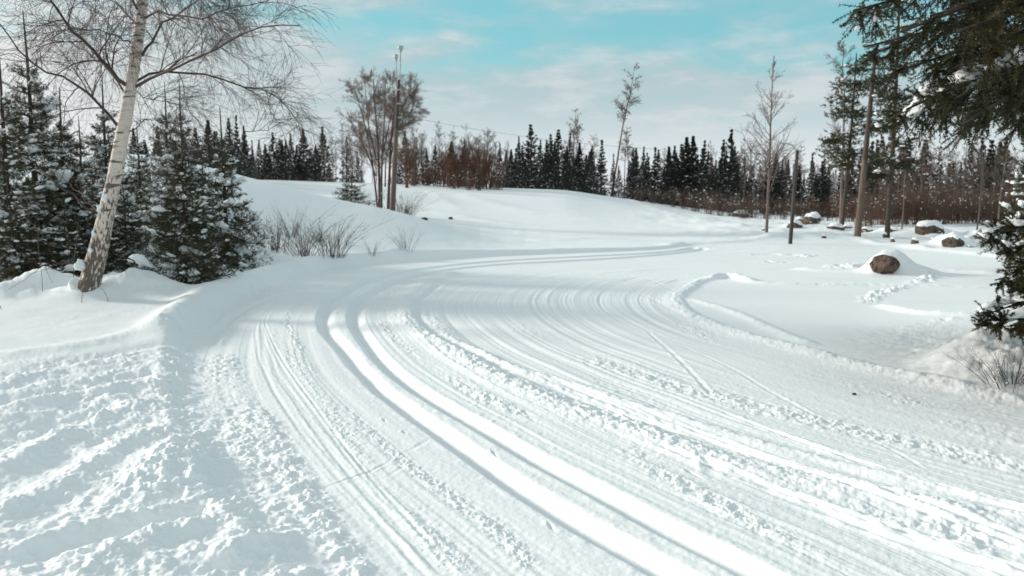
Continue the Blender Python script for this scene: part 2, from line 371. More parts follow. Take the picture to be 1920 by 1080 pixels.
    hump(1838, 660, .30, .28, .20, .35, 3, .1); hump(1790, 668, .25, .2, .08, .4, 4, .1); hump(1905, 690, .45, .4, .18, .6, 5, .1); hump(1900, 655, .4, .5, .2, .4, 6, .1)
    hump(515, 493, .55, .5, .17, .1, 7, .14); hump(250, 545, .6, .5, .30, .3, 9, .17); hump(105, 548, .38, .25, .24, .35, 10, .17); hump(50, 550, .3, .25, .16, .4, 11, .17)
    hump(160, 556, .45, .3, .14, .3, 13, .17); hump(10, 556, .5, .25, .14, .35, 14, .17)
    for k_, (px_, py_, w_, h_) in enumerate([q[:4] for q in ST if q[2] > 12]):
        m_ = w_ * 28 / FPX; cx_, cy_ = ground_hit(px_, py_)
        q_ = ((X - cx_ - .35 * m_) / (m_ * .9)) ** 2 + ((Y - cy_ - .7) / .75) ** 2; kk = np.nonzero(q_ < 7)[0]
        z[kk] += h_ * 28 / FPX * .85 * np.exp(-q_[kk]) * (1 + .3 * fbm(X[kk] * 3, Y[kk] * 3, 700 + k_, 2))
    hump(760, 478, .5, .3, .08, .5, 12, .14)
    # pole plants and small crumbs of snow beside the grooves
    rp = np.random.default_rng(12)
    for _ in range(46):
        j_ = int(rp.integers(2, len(G1.P) - 2)); C_ = (G1, G2)[int(rp.integers(0, 2))]; j_ = min(j_, len(C_.P) - 3); a_ = C_.P[j_]
        if not 2.4 < a_[1] < 12: continue
        t_ = C_.P[j_ + 1] - a_; t_ = t_ / np.linalg.norm(t_); n_ = np.array([-t_[1], t_[0]]); q_ = a_ + t_ * rp.uniform(0, .2) + n_ * rp.uniform(-.75, .5)
        L_ = rp.uniform(.02, .07); an_ = rp.normal(0, .3); dx = X - q_[0]; dy = Y - q_[1]; kk = np.nonzero(dx * dx + dy * dy < .05)[0]
        u_ = dx[kk] * t_[0] + dy[kk] * t_[1]; v_ = dx[kk] * n_[0] + dy[kk] * n_[1] + an_ * u_
        z[kk] += -.012 * np.exp(-(u_ / L_) ** 2 - (v_ / .007) ** 2) + .006 * np.exp(-((u_ - L_) / .02) ** 2 - ((v_ - .01) / .014) ** 2)
    near = (1 - sst(6.5, 9.5, Y)) * sst(3.2, 4.3, X) * sst(-.0, -.5, dR)
    z = z + np.where(dR < 0, near, 0) * .05 * fbm(X * 6, Y * 6, 190, 4, .6)
    # quiet wind texture everywhere off the track, coarser far away
    off = 1 - inside * .9
    z = z + off * .010 * fbm(X * 1.6, Y * 1.6, 200, 4) * sst(5, 9, r) + off * .03 * fbm(X * .35, Y * .35, 201, 3) * sst(10, 25, r)
    z = z + off * .0035 * fbm(X * 6.5, Y * 6.5, 206, 3) * (1 - sst(18, 28, r))
    z = z + .0016 * fbm(X * 45, Y * 45, 203, 2) * (1 - sst(6, 10, r))
    return z

def new_mesh(name, V, faces, mats, smooth=True, midx=None):
    """faces: list of int arrays (n,3) / (n,4)"""
    me = bpy.data.meshes.new(name)
    V = np.asarray(V, np.float32)
    me.vertices.add(len(V)); me.vertices.foreach_set('co', V.ravel())
    loops = np.concatenate([f.ravel() for f in faces]).astype(np.int32)
    tot = np.concatenate([np.full(len(f), f.shape[1], np.int32) for f in faces])
    start = np.concatenate([[0], np.cumsum(tot)[:-1]]).astype(np.int32)
    me.loops.add(len(loops)); me.loops.foreach_set('vertex_index', loops)
    me.polygons.add(len(tot)); me.polygons.foreach_set('loop_start', start)
    me.polygons.foreach_set('loop_total', tot)
    me.polygons.foreach_set('use_smooth', np.full(len(tot), smooth, bool))
    for m in mats: me.materials.append(m)
    if midx is not None: me.polygons.foreach_set('material_index', np.asarray(midx, np.int32))
    me.update(calc_edges=True)
    return me

# ------------------------------------------------------------------ materials
def mat(name, color, rough=.7, noise=None, bump=None, spec=.3):
    """noise=(scale, darker colour, low, high); bump=(scale, strength, distance)"""
    m = bpy.data.materials.new(name); m.use_nodes = True
    nt = m.node_tree; b = nt.nodes['Principled BSDF']
    b.inputs['Base Color'].default_value = (*color, 1); b.inputs['Roughness'].default_value = rough
    b.inputs['Specular IOR Level'].default_value = spec
    t = nt.nodes.new('ShaderNodeTexCoord')
    if noise:
        for sc, c2, lo, hi in ([noise] if not isinstance(noise, list) else noise):
            n = nt.nodes.new('ShaderNodeTexNoise'); n.inputs['Detail'].default_value = 5; n.inputs['Roughness'].default_value = .6
            if isinstance(sc, tuple):
                q = nt.nodes.new('ShaderNodeMapping'); q.inputs['Scale'].default_value = sc; nt.links.new(t.outputs['Object'], q.inputs[0])
                nt.links.new(q.outputs[0], n.inputs['Vector']); n.inputs['Scale'].default_value = 1
            else:
                nt.links.new(t.outputs['Object'], n.inputs['Vector']); n.inputs['Scale'].default_value = sc
            r = nt.nodes.new('ShaderNodeMapRange'); r.inputs[1].default_value = lo; r.inputs[2].default_value = hi; r.interpolation_type = 'SMOOTHSTEP'
            nt.links.new(n.outputs[0], r.inputs[0])
            x = nt.nodes.new('ShaderNodeMix'); x.data_type = 'RGBA'; nt.links.new(r.outputs[0], x.inputs[0])
            src = b.inputs['Base Color'].links[0].from_socket if b.inputs['Base Color'].links else None
            if src: nt.links.new(src, x.inputs[6])
            else: x.inputs[6].default_value = (*color, 1)
            x.inputs[7].default_value = (*c2, 1)
            nt.links.new(x.outputs[2], b.inputs['Base Color'])
    if bump:
        n = nt.nodes.new('ShaderNodeTexNoise'); n.inputs['Scale'].default_value = bump[0]; n.inputs['Detail'].default_value = 5
        nt.links.new(t.outputs['Object'], n.inputs['Vector'])
        bp = nt.nodes.new('ShaderNodeBump'); bp.inputs['Strength'].default_value = bump[1]; bp.inputs['Distance'].default_value = bump[2]
        nt.links.new(n.outputs[0], bp.inputs['Height']); nt.links.new(bp.outputs[0], b.inputs['Normal'])
    return m
M = {}
M['ground'] = mat('snow_ground', (.86, .895, .90), .55, noise=[(.9, (.80, .85, .86), .45, .8)], bump=(160, .25, .004), spec=.25)
M['snow'] = mat('snow_clumps', (.86, .885, .89), .6, bump=(30, .4, .02), spec=.25)

# needle litter under the big spruce on the ground's own colour
nt = M['ground'].node_tree; bs = nt.nodes['Principled BSDF']
g = nt.nodes.new('ShaderNodeNewGeometry')
def gm(op, a, b=None, clamp=False):
    n = nt.nodes.new('ShaderNodeMath'); n.operation = op; n.use_clamp = clamp
    for i, v in enumerate((a, b)):
        if v is None: continue
        if isinstance(v, (int, float)): n.inputs[i].default_value = v
        else: nt.links.new(v, n.inputs[i])
    return n.outputs[0]
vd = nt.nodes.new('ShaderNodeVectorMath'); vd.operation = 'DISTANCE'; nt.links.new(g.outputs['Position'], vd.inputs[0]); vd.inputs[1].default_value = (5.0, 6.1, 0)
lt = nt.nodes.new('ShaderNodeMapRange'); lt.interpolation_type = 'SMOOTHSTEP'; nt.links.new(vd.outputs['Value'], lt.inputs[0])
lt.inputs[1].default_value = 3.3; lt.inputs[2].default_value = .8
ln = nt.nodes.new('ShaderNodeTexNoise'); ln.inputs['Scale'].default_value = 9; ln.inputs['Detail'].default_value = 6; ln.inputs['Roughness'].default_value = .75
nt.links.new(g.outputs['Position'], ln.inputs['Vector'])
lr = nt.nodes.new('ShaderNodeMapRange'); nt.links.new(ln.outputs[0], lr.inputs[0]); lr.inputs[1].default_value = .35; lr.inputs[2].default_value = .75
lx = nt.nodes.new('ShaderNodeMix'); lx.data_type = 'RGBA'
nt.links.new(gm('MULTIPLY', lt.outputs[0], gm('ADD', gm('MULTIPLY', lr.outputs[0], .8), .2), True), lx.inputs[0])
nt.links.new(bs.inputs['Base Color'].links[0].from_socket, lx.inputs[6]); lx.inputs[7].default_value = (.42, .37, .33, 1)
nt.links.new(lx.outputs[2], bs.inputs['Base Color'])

# ------------------------------------------------------------------ ground sheet
def build_ground():
    th = np.concatenate([np.linspace(-40, 40, 1500), np.linspace(40, 320, 130)[1:-1]])
    th = np.radians(th)
    yb = np.concatenate([np.linspace(420, 85, 500), np.linspace(85, 50, 190)[1:], np.linspace(50, 30, 60)[1:], np.linspace(30, 13, 26)[1:]])   # closer rows where the far grooves run
    rr = CAM_H * 804.0 / yb
    r = np.concatenate([np.geomspace(.35, rr[0], 14)[:-1], rr, np.geomspace(rr[-1], 900, 90)[1:]])
    T, Rr = np.meshgrid(th, r)
    X = (Rr * np.sin(T)).ravel(); Y = (Rr * np.cos(T)).ravel()
    Z = terrain_height(X, Y)
    # centre fan
    nth, nr = len(th), len(r)
    V = np.stack([X, Y, Z], 1)
    i = np.arange(nr - 1)[:, None] * nth; j = np.arange(nth)[None, :]; j2 = (j + 1) % nth
    F = np.stack([i + j, i + j2, i + nth + j2, i + nth + j], -1).reshape(-1, 4)[:, ::-1]
    V = np.vstack([V, [[0, 0, float(np.mean(Z[:nth]))]]]); c = len(V) - 1
    jj = np.arange(nth); T3 = np.stack([jj, (jj + 1) % nth, np.full(nth, c)], -1)
    me = new_mesh('snow_ground', V, [F, T3], [M['ground']])
    o = bpy.data.objects.new('snow_ground', me); COL.objects.link(o); o['kind'] = 'structure'
    return o
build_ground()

# ------------------------------------------------------------------ things: naming helpers
def link(name, data, parent=None, loc=None, rz=None, sc=None):
    o = bpy.data.objects.new(name, data); COL.objects.link(o)
    if parent is not None: o.parent = parent
    if loc is not None: o.location = loc
    if rz is not None: o.rotation_euler = (0, 0, rz)
    if sc is not None: o.scale = sc if isinstance(sc, tuple) else (sc, sc, sc)
    return o
def tag(o, label, cat, group=None):
    if not 4 <= len(label.split()) <= 16: print('LABEL LENGTH', len(label.split()), label)
    o['label'] = label; o['category'] = cat
    if group: o['group'] = group
    return o
def thing(name, label, cat, loc, rz=0, sc=1.0, group=None, parts=()):
    o = link(name, None, None, loc, rz, sc); o.empty_display_size = .2
    tag(o, label, cat, group)
    for pn, me in parts:
        c = link(pn, me, o)
        if pn == 'snow': c['kind'] = 'stuff'
    return o
ORDS = 'first second third fourth fifth sixth seventh eighth ninth tenth eleventh twelfth thirteenth fourteenth fifteenth sixteenth seventeenth eighteenth nineteenth twentieth'.split()
def ordn(i):
    if i < 20: return ORDS[i]
    t = {2: 'twenty', 3: 'thirty', 4: 'forty', 5: 'fifty', 6: 'sixty', 7: 'seventy', 8: 'eighty', 9: 'ninety'}[(i + 1) // 10]
    return t[:-1] + 'ieth' if (i + 1) % 10 == 0 else t + '-' + ORDS[(i + 1) % 10 - 1]

# ------------------------------------------------------------------ growth helpers
def unit(v): return v / (np.linalg.norm(v, axis=-1, keepdims=True) + 1e-12)
class Acc:
    def __init__(s): s.V = []; s.Q = []; s.T = []; s.n = 0
    def add(s, V, Q=None, T=None):
        V = np.asarray(V).reshape(-1, 3)
        if Q is not None and len(Q): s.Q.append(Q.reshape(-1, 4) + s.n)
        if T is not None and len(T): s.T.append(T.reshape(-1, 3) + s.n)
        s.V.append(V); s.n += len(V)
    def mesh(s, name, m, smooth=True):
        F = []
        if s.Q: F.append(np.vstack(s.Q))
        if s.T: F.append(np.vstack(s.T))
        return new_mesh(name, np.vstack(s.V), F, [m], smooth)
def tubes(acc, P, Rd, k=3, cap=False):
    """P (N,m,3) polylines, Rd (N,m) radii"""
    N, m, _ = P.shape
    if N == 0: return
    T = np.gradient(P, axis=1); T = unit(T)
    ref = np.where(np.abs(T[:, :1, 2:3]) > .8, np.array([1., 0, 0]), np.array([0, 0, 1.]))
    U = unit(np.cross(T, np.broadcast_to(ref, T.shape))); W = np.cross(T, U)
    a = np.arange(k) * 2 * math.pi / k
    V = P[:, :, None, :] + Rd[:, :, None, None] * (np.cos(a)[None, None, :, None] * U[:, :, None, :] + np.sin(a)[None, None, :, None] * W[:, :, None, :])
    b = np.arange(N)[:, None, None] * (m * k) + np.arange(m - 1)[None, :, None] * k
    j = np.arange(k)[None, None, :]; j2 = (j + 1) % k
    Q = np.stack([b + j, b + j2, b + k + j2, b + k + j], -1)
    acc.add(V, Q.reshape(-1, 4))
def pline(pts, m=10):
    pts = np.asarray(pts, float)
    c = catmull(pts, tot=6) if len(pts) > 2 else pts
    L = np.concatenate([[0], np.cumsum(np.linalg.norm(np.diff(c, axis=0), axis=1))])
    t = np.linspace(0, L[-1], m)
    return np.stack([np.interp(t, L, c[:, i]) for i in range(3)], 1)
def sample(P, Rd, pi, t):
    m = P.shape[1]; f = np.clip(t, 0, .9999) * (m - 1); i = f.astype(int); w = (f - i)[:, None]
    A = P[pi, i]; B = P[pi, i + 1]
    return A + (B - A) * w, unit(B - A), Rd[pi, i] * (1 - w[:, 0]) + Rd[pi, i + 1] * w[:, 0]
def grow(rng, P, Rd, n, t0, t1, ang, lenf, rr, m=6, up=0.0, wander=.15, curl=0.0, rmin=.002, taper=.25, bias=None, flat=0.0):
    """children of each parent polyline; lenf(t) in metres (or ratio times parent's length if it returns <0)"""
    N = len(P)
    pi = np.repeat(np.arange(N), n); C = len(pi)
    t = rng.uniform(t0, t1, C)
    base, tan, r0 = sample(P, Rd, pi, t)
    rnd = rng.normal(size=(C, 3)); rnd[:, 2] *= (1 - flat)
    perp = unit(np.cross(tan, rnd))
    if flat: perp[:, 2] *= (1 - flat); perp = unit(perp - (perp * tan).sum(1, keepdims=True) * tan)
    if bias is not None: perp = unit(perp + np.asarray(bias)); 
    a = np.radians(rng.normal(ang[0], ang[1], C))[:, None]
    d = unit(tan * np.cos(a) + perp * np.sin(a))
    L = lenf(t) * rng.uniform(.6, 1.15, C)
    if np.all(L < 0):
        PL = np.linalg.norm(np.diff(P, axis=1), axis=2).sum(1); L = -L * PL[pi]
    r = np.maximum(r0 * rr, rmin)
    out = np.zeros((C, m, 3)); out[:, 0] = base; st = (L / (m - 1))[:, None]
    for i in range(1, m):
        out[:, i] = out[:, i - 1] + d * st
        d = unit(d + rng.normal(size=(C, 3)) * wander + np.array([0, 0, up + curl * i / m]))
    Rr = r[:, None] * np.linspace(1, taper, m)[None, :]
    return out, np.maximum(Rr, rmin * .6)
def needles(acc, rng, P, n, ln, wd, ang=(50, 12), t0=0.0, down=0.0):
    N = len(P)
    if N == 0: return
    pi = np.repeat(np.arange(N), n); C = len(pi); t = rng.uniform(t0, 1, C)
    base, tan, _ = sample(P, np.zeros(P.shape[:2]), pi, t)
    perp = unit(np.cross(tan, rng.normal(size=(C, 3))))
    a = np.radians(rng.normal(ang[0], ang[1], C))[:, None]
    d = unit(tan * np.cos(a) + perp * np.sin(a) + np.array([0, 0, -down]))
    L = ln * rng.uniform(.7, 1.2, C)[:, None]
    w = unit(np.cross(d, rng.normal(size=(C, 3)))) * wd * .5
    V = np.stack([base - w, base + w, base + d * L + w * .25, ], 1)
    T = np.arange(C * 3).reshape(-1, 3)
    acc.add(V, None, T)
def ico(sub):
    import bmesh
    b = bmesh.new(); bmesh.ops.create_icosphere(b, subdivisions=sub, radius=1)
    b.verts.ensure_lookup_table()
    V = np.array([v.co[:] for v in b.verts]); F = np.array([[v.index for v in f.verts] for f in b.faces]); b.free()
    return V, F
ICO = {k: ico(k) for k in (1, 2, 3, 4)}
def blobs(acc, rng, C, S, sub=2, dirs=None, n=.35, flat=.45):
    """lumpy pillows: centres C (N,3), sizes S (N,3)"""
    T, F = ICO[sub]; N = len(C)
    if N == 0: return
    q = T[None] * 1.7 + rng.uniform(-50, 50, (N, 1, 3))
    k = 1 + n * (vn(q[..., 0] + q[..., 2] * .7, q[..., 1] + q[..., 2] * 1.3, 3)) + n * .4 * vn(q[..., 0] * 2.6 - q[..., 2] * 2, q[..., 1] * 2.6 + q[..., 2] * 1.4, 4)
    V = T[None] * k[..., None]
    V[..., 2] = np.where(V[..., 2] < 0, V[..., 2] * flat, V[..., 2])
    V = V * S[:, None, :]
    if dirs is not None:
        c = unit(dirs); x = c; y = unit(np.cross(np.array([0, 0, 1.]), x)); z = np.cross(x, y)
        V = V[..., 0:1] * x[:, None] + V[..., 1:2] * y[:, None] + V[..., 2:3] * z[:, None]
    V = V + C[:, None, :]
    acc.add(V, None, (F[None] + (np.arange(N) * len(T))[:, None, None]).reshape(-1, 3))

M['needles'] = mat('spruce_needles', (.045, .054, .022), .6, noise=[(1.3, (.085, .075, .026), .4, .7), (5.0, (.025, .034, .020), .5, .75)], spec=.3)
M['needles_big'] = mat('dark_spruce_needles', (.030, .034, .013), .6, noise=[(1.6, (.066, .052, .017), .42, .7), (6.0, (.014, .018, .010), .5, .75)], spec=.25)
M['needles_far'] = mat('far_needles', (.040, .050, .042), .7, noise=[(.9, (.065, .065, .048), .45, .75)], spec=.2)
M['bark'] = mat('dark_bark', (.085, .065, .052), .85, noise=[(14, (.035, .028, .024), .4, .65)], bump=(40, .5, .02))
M['twig'] = mat('brown_twigs', (.125, .088, .072), .8, noise=[(1.0, (.18, .13, .105), .4, .7)])
M['twig_pale'] = mat('pale_brown_twigs', (.23, .17, .14), .8, noise=[(1.0, (.16, .115, .09), .4, .7)])
M['twig_grey'] = mat('grey_twigs', (.17, .135, .12), .8, noise=[(1.0, (.11, .08, .065), .4, .7)])
M['twig_red'] = mat('russet_twigs', (.150, .074, .046), .8, noise=[(1.0, (.10, .06, .045), .4, .7)])
M['twig_dark'] = mat('dark_twigs', (.060, .043, .037), .75, noise=[(2.0, (.11, .072, .055), .42, .7)])
M['pole_wood'] = mat('weathered_pole_wood', (.185, .125, .09), .8, noise=[((20, 20, 1.2), (.09, .065, .05), .35, .65), (1.1, (.12, .095, .08), .4, .7)], bump=(60, .3, .01))
M['metal'] = mat('galvanised_metal', (.35, .35, .34), .45)
M['lamp_glass'] = mat('frosted_lamp_glass', (.42, .41, .39), .4)
M['cable'] = mat('black_cable', (.05, .05, .05), .6)
M['rock'] = mat('granite_rock', (.13, .09, .068), .9, noise=[(9, (.045, .035, .03), .42, .6), (23, (.30, .25, .21), .56, .72)], bump=(14, .7, .03))

# ------------------------------------------------------------------ spruces
def spruce_meshes(seed, H, Rm, leader=.5, lod=0, snow=1.0, spread=1.0, low=.06, gap=.26, nb=7):
    """young spruce: trunk, crown of needled branches, snow pillows. lod 0 near, 1 middle, 2 far"""
    rng = np.random.default_rng(seed)
    tr = Acc(); cr = Acc(); sn = Acc()
    lean = rng.normal(0, .012, 2)
    z = np.linspace(0, H, 14)
    TP = np.stack([z * lean[0] + .01 * np.sin(z * 2), z * lean[1], z], 1)[None]
    TR = (H * .0135 * (1 - z / H) ** .8 + .009)[None]
    tubes(tr, TP, TR, 8)
    zs = []; zz = low * H
    while zz < H - leader: zs.append(zz); zz += gap * rng.uniform(.8, 1.2) * (1.1 if zz > H * .6 else 1)
    zs += [H - leader * .45] if lod == 2 else []
    B = []; BL = []
    for w, zw in enumerate(zs):
        f = (H - zw) / H
        nn = nb if f > .3 else max(4, nb - 2)
        a0 = rng.uniform(0, 6.28)
        for k in range(nn + (2 if lod < 2 else 0)):
            a = a0 + k * 6.283 / nn + rng.normal(0, .25)
            L = Rm * (min(1, f ** 1.05 * 1.25) if lod < 2 else min(1, f ** .95 * 1.15)) * rng.uniform(.55, 1.1) * spread
            if zw > H - leader: L = leader * .35
            if f > .85: L *= .8
            e = math.radians(np.interp(f, [0, .15, .4, .75, 1], [62, 48, 22, 2, -10]) + rng.normal(0, 6))
            zz_ = zw + rng.uniform(-.06, .06)
            d = np.array([math.cos(a), math.sin(a)]); m = 7; t = np.linspace(0, 1, m)
            dr = np.interp(f, [0, .3, .7, 1], [.02, .12, .30, .34]) * L * rng.uniform(.6, 1.3)
            hh = L * t * math.sin(e) - dr * np.sin(t * 2.2) ** 1.3 + dr * .55 * t ** 3
            rad = L * t * math.cos(e)
            c = np.array([np.interp(zz_, z, TP[0, :, 0]), np.interp(zz_, z, TP[0, :, 1])])
            B.append(np.stack([c[0] + d[0] * rad, c[1] + d[1] * rad, zz_ + hh], 1)); BL.append(L)
    B = np.array(B); BL = np.array(BL)
    BR = (.006 + .008 * BL)[:, None] * np.linspace(1, .3, 7)[None]
    tubes(tr, B, BR, 4 if lod == 0 else 3)
    if lod == 2:
        P1, R1 = grow(rng, B, BR, 7, .2, .98, (44, 10), lambda t: -(.42 * (1 - t) + .10), .5, 4, up=-.12, wander=.08, flat=.8)
        needles(cr, rng, P1, 11, .085, .044, (40, 18), down=.3)
        needles(cr, rng, B, 20, .08, .040, (40, 18), .1, down=.25); needles(cr, rng, TP[:, -3:], 16, .07, .02, (30, 10))
    else:
        k1 = 17 if lod == 0 else 12
        P1, R1 = grow(rng, B, BR, k1, .12, .98, (52, 9), lambda t: -(.46 * (1 - t) ** .8 + .07), .55, 5, up=-.07, wander=.06, flat=.85)
        L1 = np.linalg.norm(P1[:, -1] - P1[:, 0], axis=1); big = L1 > .20
        P2, R2 = grow(rng, P1[big], R1[big], 7 if lod == 0 else 5, .15, .95, (48, 9), lambda t: -(.42 * (1 - t) + .14), .6, 3, up=-.10, wander=.05, flat=.7)
        if lod == 0: tubes(tr, P1, R1 * .7, 3)
        nl, nw = (.036, .0065) if lod == 0 else (.045, .011)
        needles(cr, rng, P1, 30 if lod == 0 else 18, nl, nw, (48, 14))
        needles(cr, rng, P2, 16 if lod == 0 else 9, nl, nw, (48, 14))
        needles(cr, rng, B, 44 if lod == 0 else 26, nl, nw, (50, 14), .12)
        needles(cr, rng, TP[:, -2:], 26, nl, nw, (30, 10))
    # snow lying along the branches
    ns = int(len(B) * (4.2 if lod < 2 else 1.9) * snow); bi = rng.integers(0, len(B), ns); t = rng.beta(2.2, 1.8, ns)
    p, tn, _ = sample(B, BR, bi, t); p = p + rng.normal(0, .12, (ns, 3)) * BL[bi][:, None] * np.array([.6, .6, 0.05])
    s = BL[bi] * rng.uniform(.04, .13, ns) * rng.choice([.4, .75, 1.25], ns, p=[.5, .38, .12])
    if lod == 2: s = s * .95
    S = np.stack([s * rng.uniform(.9, 1.6, ns), s, s * rng.uniform(.45, .8, ns)], 1)
    tn2 = tn.copy(); tn2[:, 2] *= .6
    blobs(sn, rng, p + np.array([0, 0, .015]), S, 2 if lod == 0 else 1, tn2, .55)
    return [('trunk', tr.mesh('spruce_trunk', M['bark'])), ('crown', cr.mesh('spruce_crown', M['needles'] if lod < 2 else M['needles_far'], False)), ('snow', sn.mesh('spruce_snow', M['snow']))]

YS = [spruce_meshes(11, 4.4, 1.35, .95, 0, 1.2), spruce_meshes(12, 5.2, 1.5, 1.35, 0, 1.5, nb=6), spruce_meshes(13, 3.2, 1.3, .35, 0, .9, low=.03, nb=8), spruce_meshes(14, 4.8, 1.35, 1.0, 1, 1.4)]
GY = 'snowy young spruces round the birch'
# (px of trunk, row of top, depth, variant, turn, label)
yl = [
    (335, 255, 11.6, 2, .4, 'bushy dark green spruce nearest the track bank with one big snow lump', .86),
    (417, 195, 14.6, 0, 2.1, 'snowy spruce at the right end of the young group, beside the bare mound slope', .85),
    (337, 140, 15.4, 1, 3.0, 'spruce with tall bare leader and reddish stem right of the birch trunk', .8),
    (304, 150, 16.6, 3, 1.2, 'slim spruce with thin leader just right of the birch trunk, behind the bushy one', .8),
    (187, 130, 14.2, 1, 4.4, 'spruce with long bare leader just left of the birch trunk', .85),
    (105, 160, 13.4, 0, 5.2, 'spruce between the birch and the tall left spruce, leader showing thin', .85),
    (46, 15, 13.2, 1, .9, 'tallest young spruce near the left edge with a leader reaching high', .9),
    (-8, 95, 12.2, 3, 2.2, 'snowy spruce cut off by the left edge of the picture', 1.0),
    (145, 215, 16.2, 3, .3, 'low spruce behind, seen between the two spruces left of the birch', 1.0),
    (255, 225, 17.5, 0, 4.0, 'spruce standing directly behind the birch trunk', 1.0),
    (20, 330, 11.4, 2, 5.5, 'low bushy snow covered spruce at the left edge under the taller ones', 1.0),
    (112, 372, 11.8, 2, 1.5, 'small spruce loaded with snow just left of the birch foot', 1.1),
    (232, 345, 12.8, 2, 3.3, 'small spruce just behind and right of the birch foot', 1.0),
    (380, 285, 16.8, 0, 1.1, 'short spruce half hidden between the bushy spruce and the right end one', 1.0),
]
YH = [4.4, 5.2, 3.2, 4.8]
for px, ty, D, v, rz, lb, wd in yl:
    p = at(px, ty, D); gz = ground_z(p[0], D); h = p[2] - gz; sc = h / YH[v]
    wsc = sc * wd * (1 if sc > .8 else 1.12)
    thing('spruce_tree', lb, 'spruce', (p[0], D, gz - .03), rz, (wsc, wsc, sc), GY, YS[v])

# ------------------------------------------------------------------ the birch
def birch():
    rng = np.random.default_rng(5)
    D0 = 10.0
    x0, y0 = at(165, 552, D0)[:2]; gz = ground_z(x0, y0)
    def W(px, py, dd=0.0): return at(px, py, D0 + dd)
    TPp = [(160, 562), (172, 515), (186, 455), (200, 395), (214, 335), (226, 270), (240, 195), (252, 120), (262, 50), (270, -20), (276, -120), (270, -230), (280, -330), (286, -430)]
    TP = pline([W(*p) for p in TPp], 40)[None]
    TRr = np.interp(np.linspace(0, 1, 40), [0, .04, .12, .25, .4, .6, .8, 1], [.145, .118, .104, .084, .071, .057, .033, .012])[None]
    tr = Acc(); br = Acc(); tw = Acc()
    n0 = tr.n; tubes(tr, TP, TRr, 26)
    V = tr.V[0].reshape(-1, 3)
    hgt = np.clip(1 - (V[:, 2] - gz) / 1.6, 0, 1)
    c = TP[0][np.clip(np.searchsorted(TP[0][:, 2], V[:, 2]), 0, 39)]
    dirn = unit(V - c); an = np.arctan2(dirn[:, 1], dirn[:, 0])
    V += dirn * ((.030 * vn(an * 2.4, V[:, 2] * 1.6, 1) + .014 * vn(an * 6, V[:, 2] * 7, 2)) * hgt)[:, None] + dirn * (.004 * vn(an * 3, V[:, 2] * 9, 4))[:, None]
    tr.V[0] = V
    mains = [  # screen path with depth offsets, base radius
        ([(240, 162, 0), (215, 140, -.2), (170, 90, -.5), (130, 45, -.8), (88, -10, -1.1), (60, -60, -1.3)], .036),
        ([(232, 172, 0), (222, 150, .1), (214, 142, .2), (195, 120, .4), (160, 95, .8), (110, 70, 1.2)], .018),
        ([(222, 238, 0), (180, 190, -.3), (140, 157, -.6), (90, 132, -.9), (50, 108, -1.1), (5, 45, -1.3), (-40, 10, -1.4)], .026),
        ([(256, 152, 0), (285, 135, .2), (340, 136, .4), (385, 138, .5), (440, 157, .6), (490, 166, .7), (530, 190, .7), (555, 225, .8), (566, 262, .8)], .022),
        ([(254, 163, 0), (290, 142, -.2), (335, 124, -.5), (390, 98, -.8), (440, 72, -1.1), (500, 55, -1.3), (562, 48, -1.5)], .026),
        ([(266, 105, 0), (290, 68, .2), (310, 40, .3), (335, 26, .5), (370, 5, .7), (400, -25, .9)], .024),
        ([(271, 34, 0), (300, 27, -.3), (340, 30, -.6), (380, 32, -.9), (430, 18, -1.2), (500, 2, -1.4)], .020),
        ([(256, 60, 0), (240, 30, .3), (210, 2, .7), (170, 0, 1.1), (120, 20, 1.4)], .018),
        ([(258, 22, 0), (245, -8, -.3), (215, -60, -.8)], .022),
        ([(243, 246, 0), (262, 232, .3), (290, 224, .6), (330, 232, .9), (360, 250, 1.1)], .011),
        ([(455, 246, .3), (490, 246, .4), (515, 228, .5), (528, 200, .6), (534, 190, .7)], .007),
        ([(182, 400, 0), (150, 380, -.3), (118, 352, -.6), (95, 330, -.8), (60, 300, -.9), (20, 290, -1)], .022),
        ([(182, 396, 0), (160, 372, .2), (130, 345, .4), (100, 318, .6)], .014),
        ([(152, 492, 0), (110, 495, -.3), (75, 498, -.5), (50, 490, -.7)], .012),
        ([(258, 172, 0), (275, 185, .3), (310, 192, .6), (335, 195, .8)], .009),
        ([(245, 80, 0), (225, 72, -.5), (190, 60, -1.0), (120, 60, -1.5), (60, 90, -1.8)], .014),
        ([(274, -60, 0), (320, -110, .5), (400, -130, 1), (480, -90, 1.3), (530, -30, 1.5)], .026),
        ([(272, -120, 0), (230, -190, -.5), (150, -210, -1), (60, -150, -1.4), (0, -80, -1.7)], .026),
        ([(270, -230, 0), (330, -300, .4), (420, -330, .8)], .02), ([(275, -290, 0), (220, -360, -.5), (120, -380, -.9)], .018),
        ([(268, -80, 0), (300, -90, -.9), (340, -60, -1.6), (380, 0, -2.0)], .016), ([(266, -30, 0), (220, -30, 1), (150, -50, 1.7), (90, -30, 2.2)], .016),
    ]
    BP = []; BR = []
    for pts, r in mains:
        P = pline([W(*p) for p in pts], 12); P[1:-1] += rng.normal(0, .015, (10, 3))
        BP.append(P); BR.append(r * .72 * np.linspace(1, .25, 12))
    BP = np.array(BP); BR = np.array(BR)
    low = np.array([m[0][0][1] > 380 for m in mains])
    tubes(br, BP, BR, 8)
    P1, R1 = grow(rng, BP[~low], BR[~low], 13, .15, .98, (45, 14), lambda t: (.90 - .45 * t), .5, 9, up=-.015, wander=.13, curl=-.10, rmin=.0038)
    P1b, R1b = grow(rng, BP[low], BR[low], 7, .25, .95, (40, 12), lambda t: .45 + 0 * t, .5, 6, up=.03, wander=.1, rmin=.003)
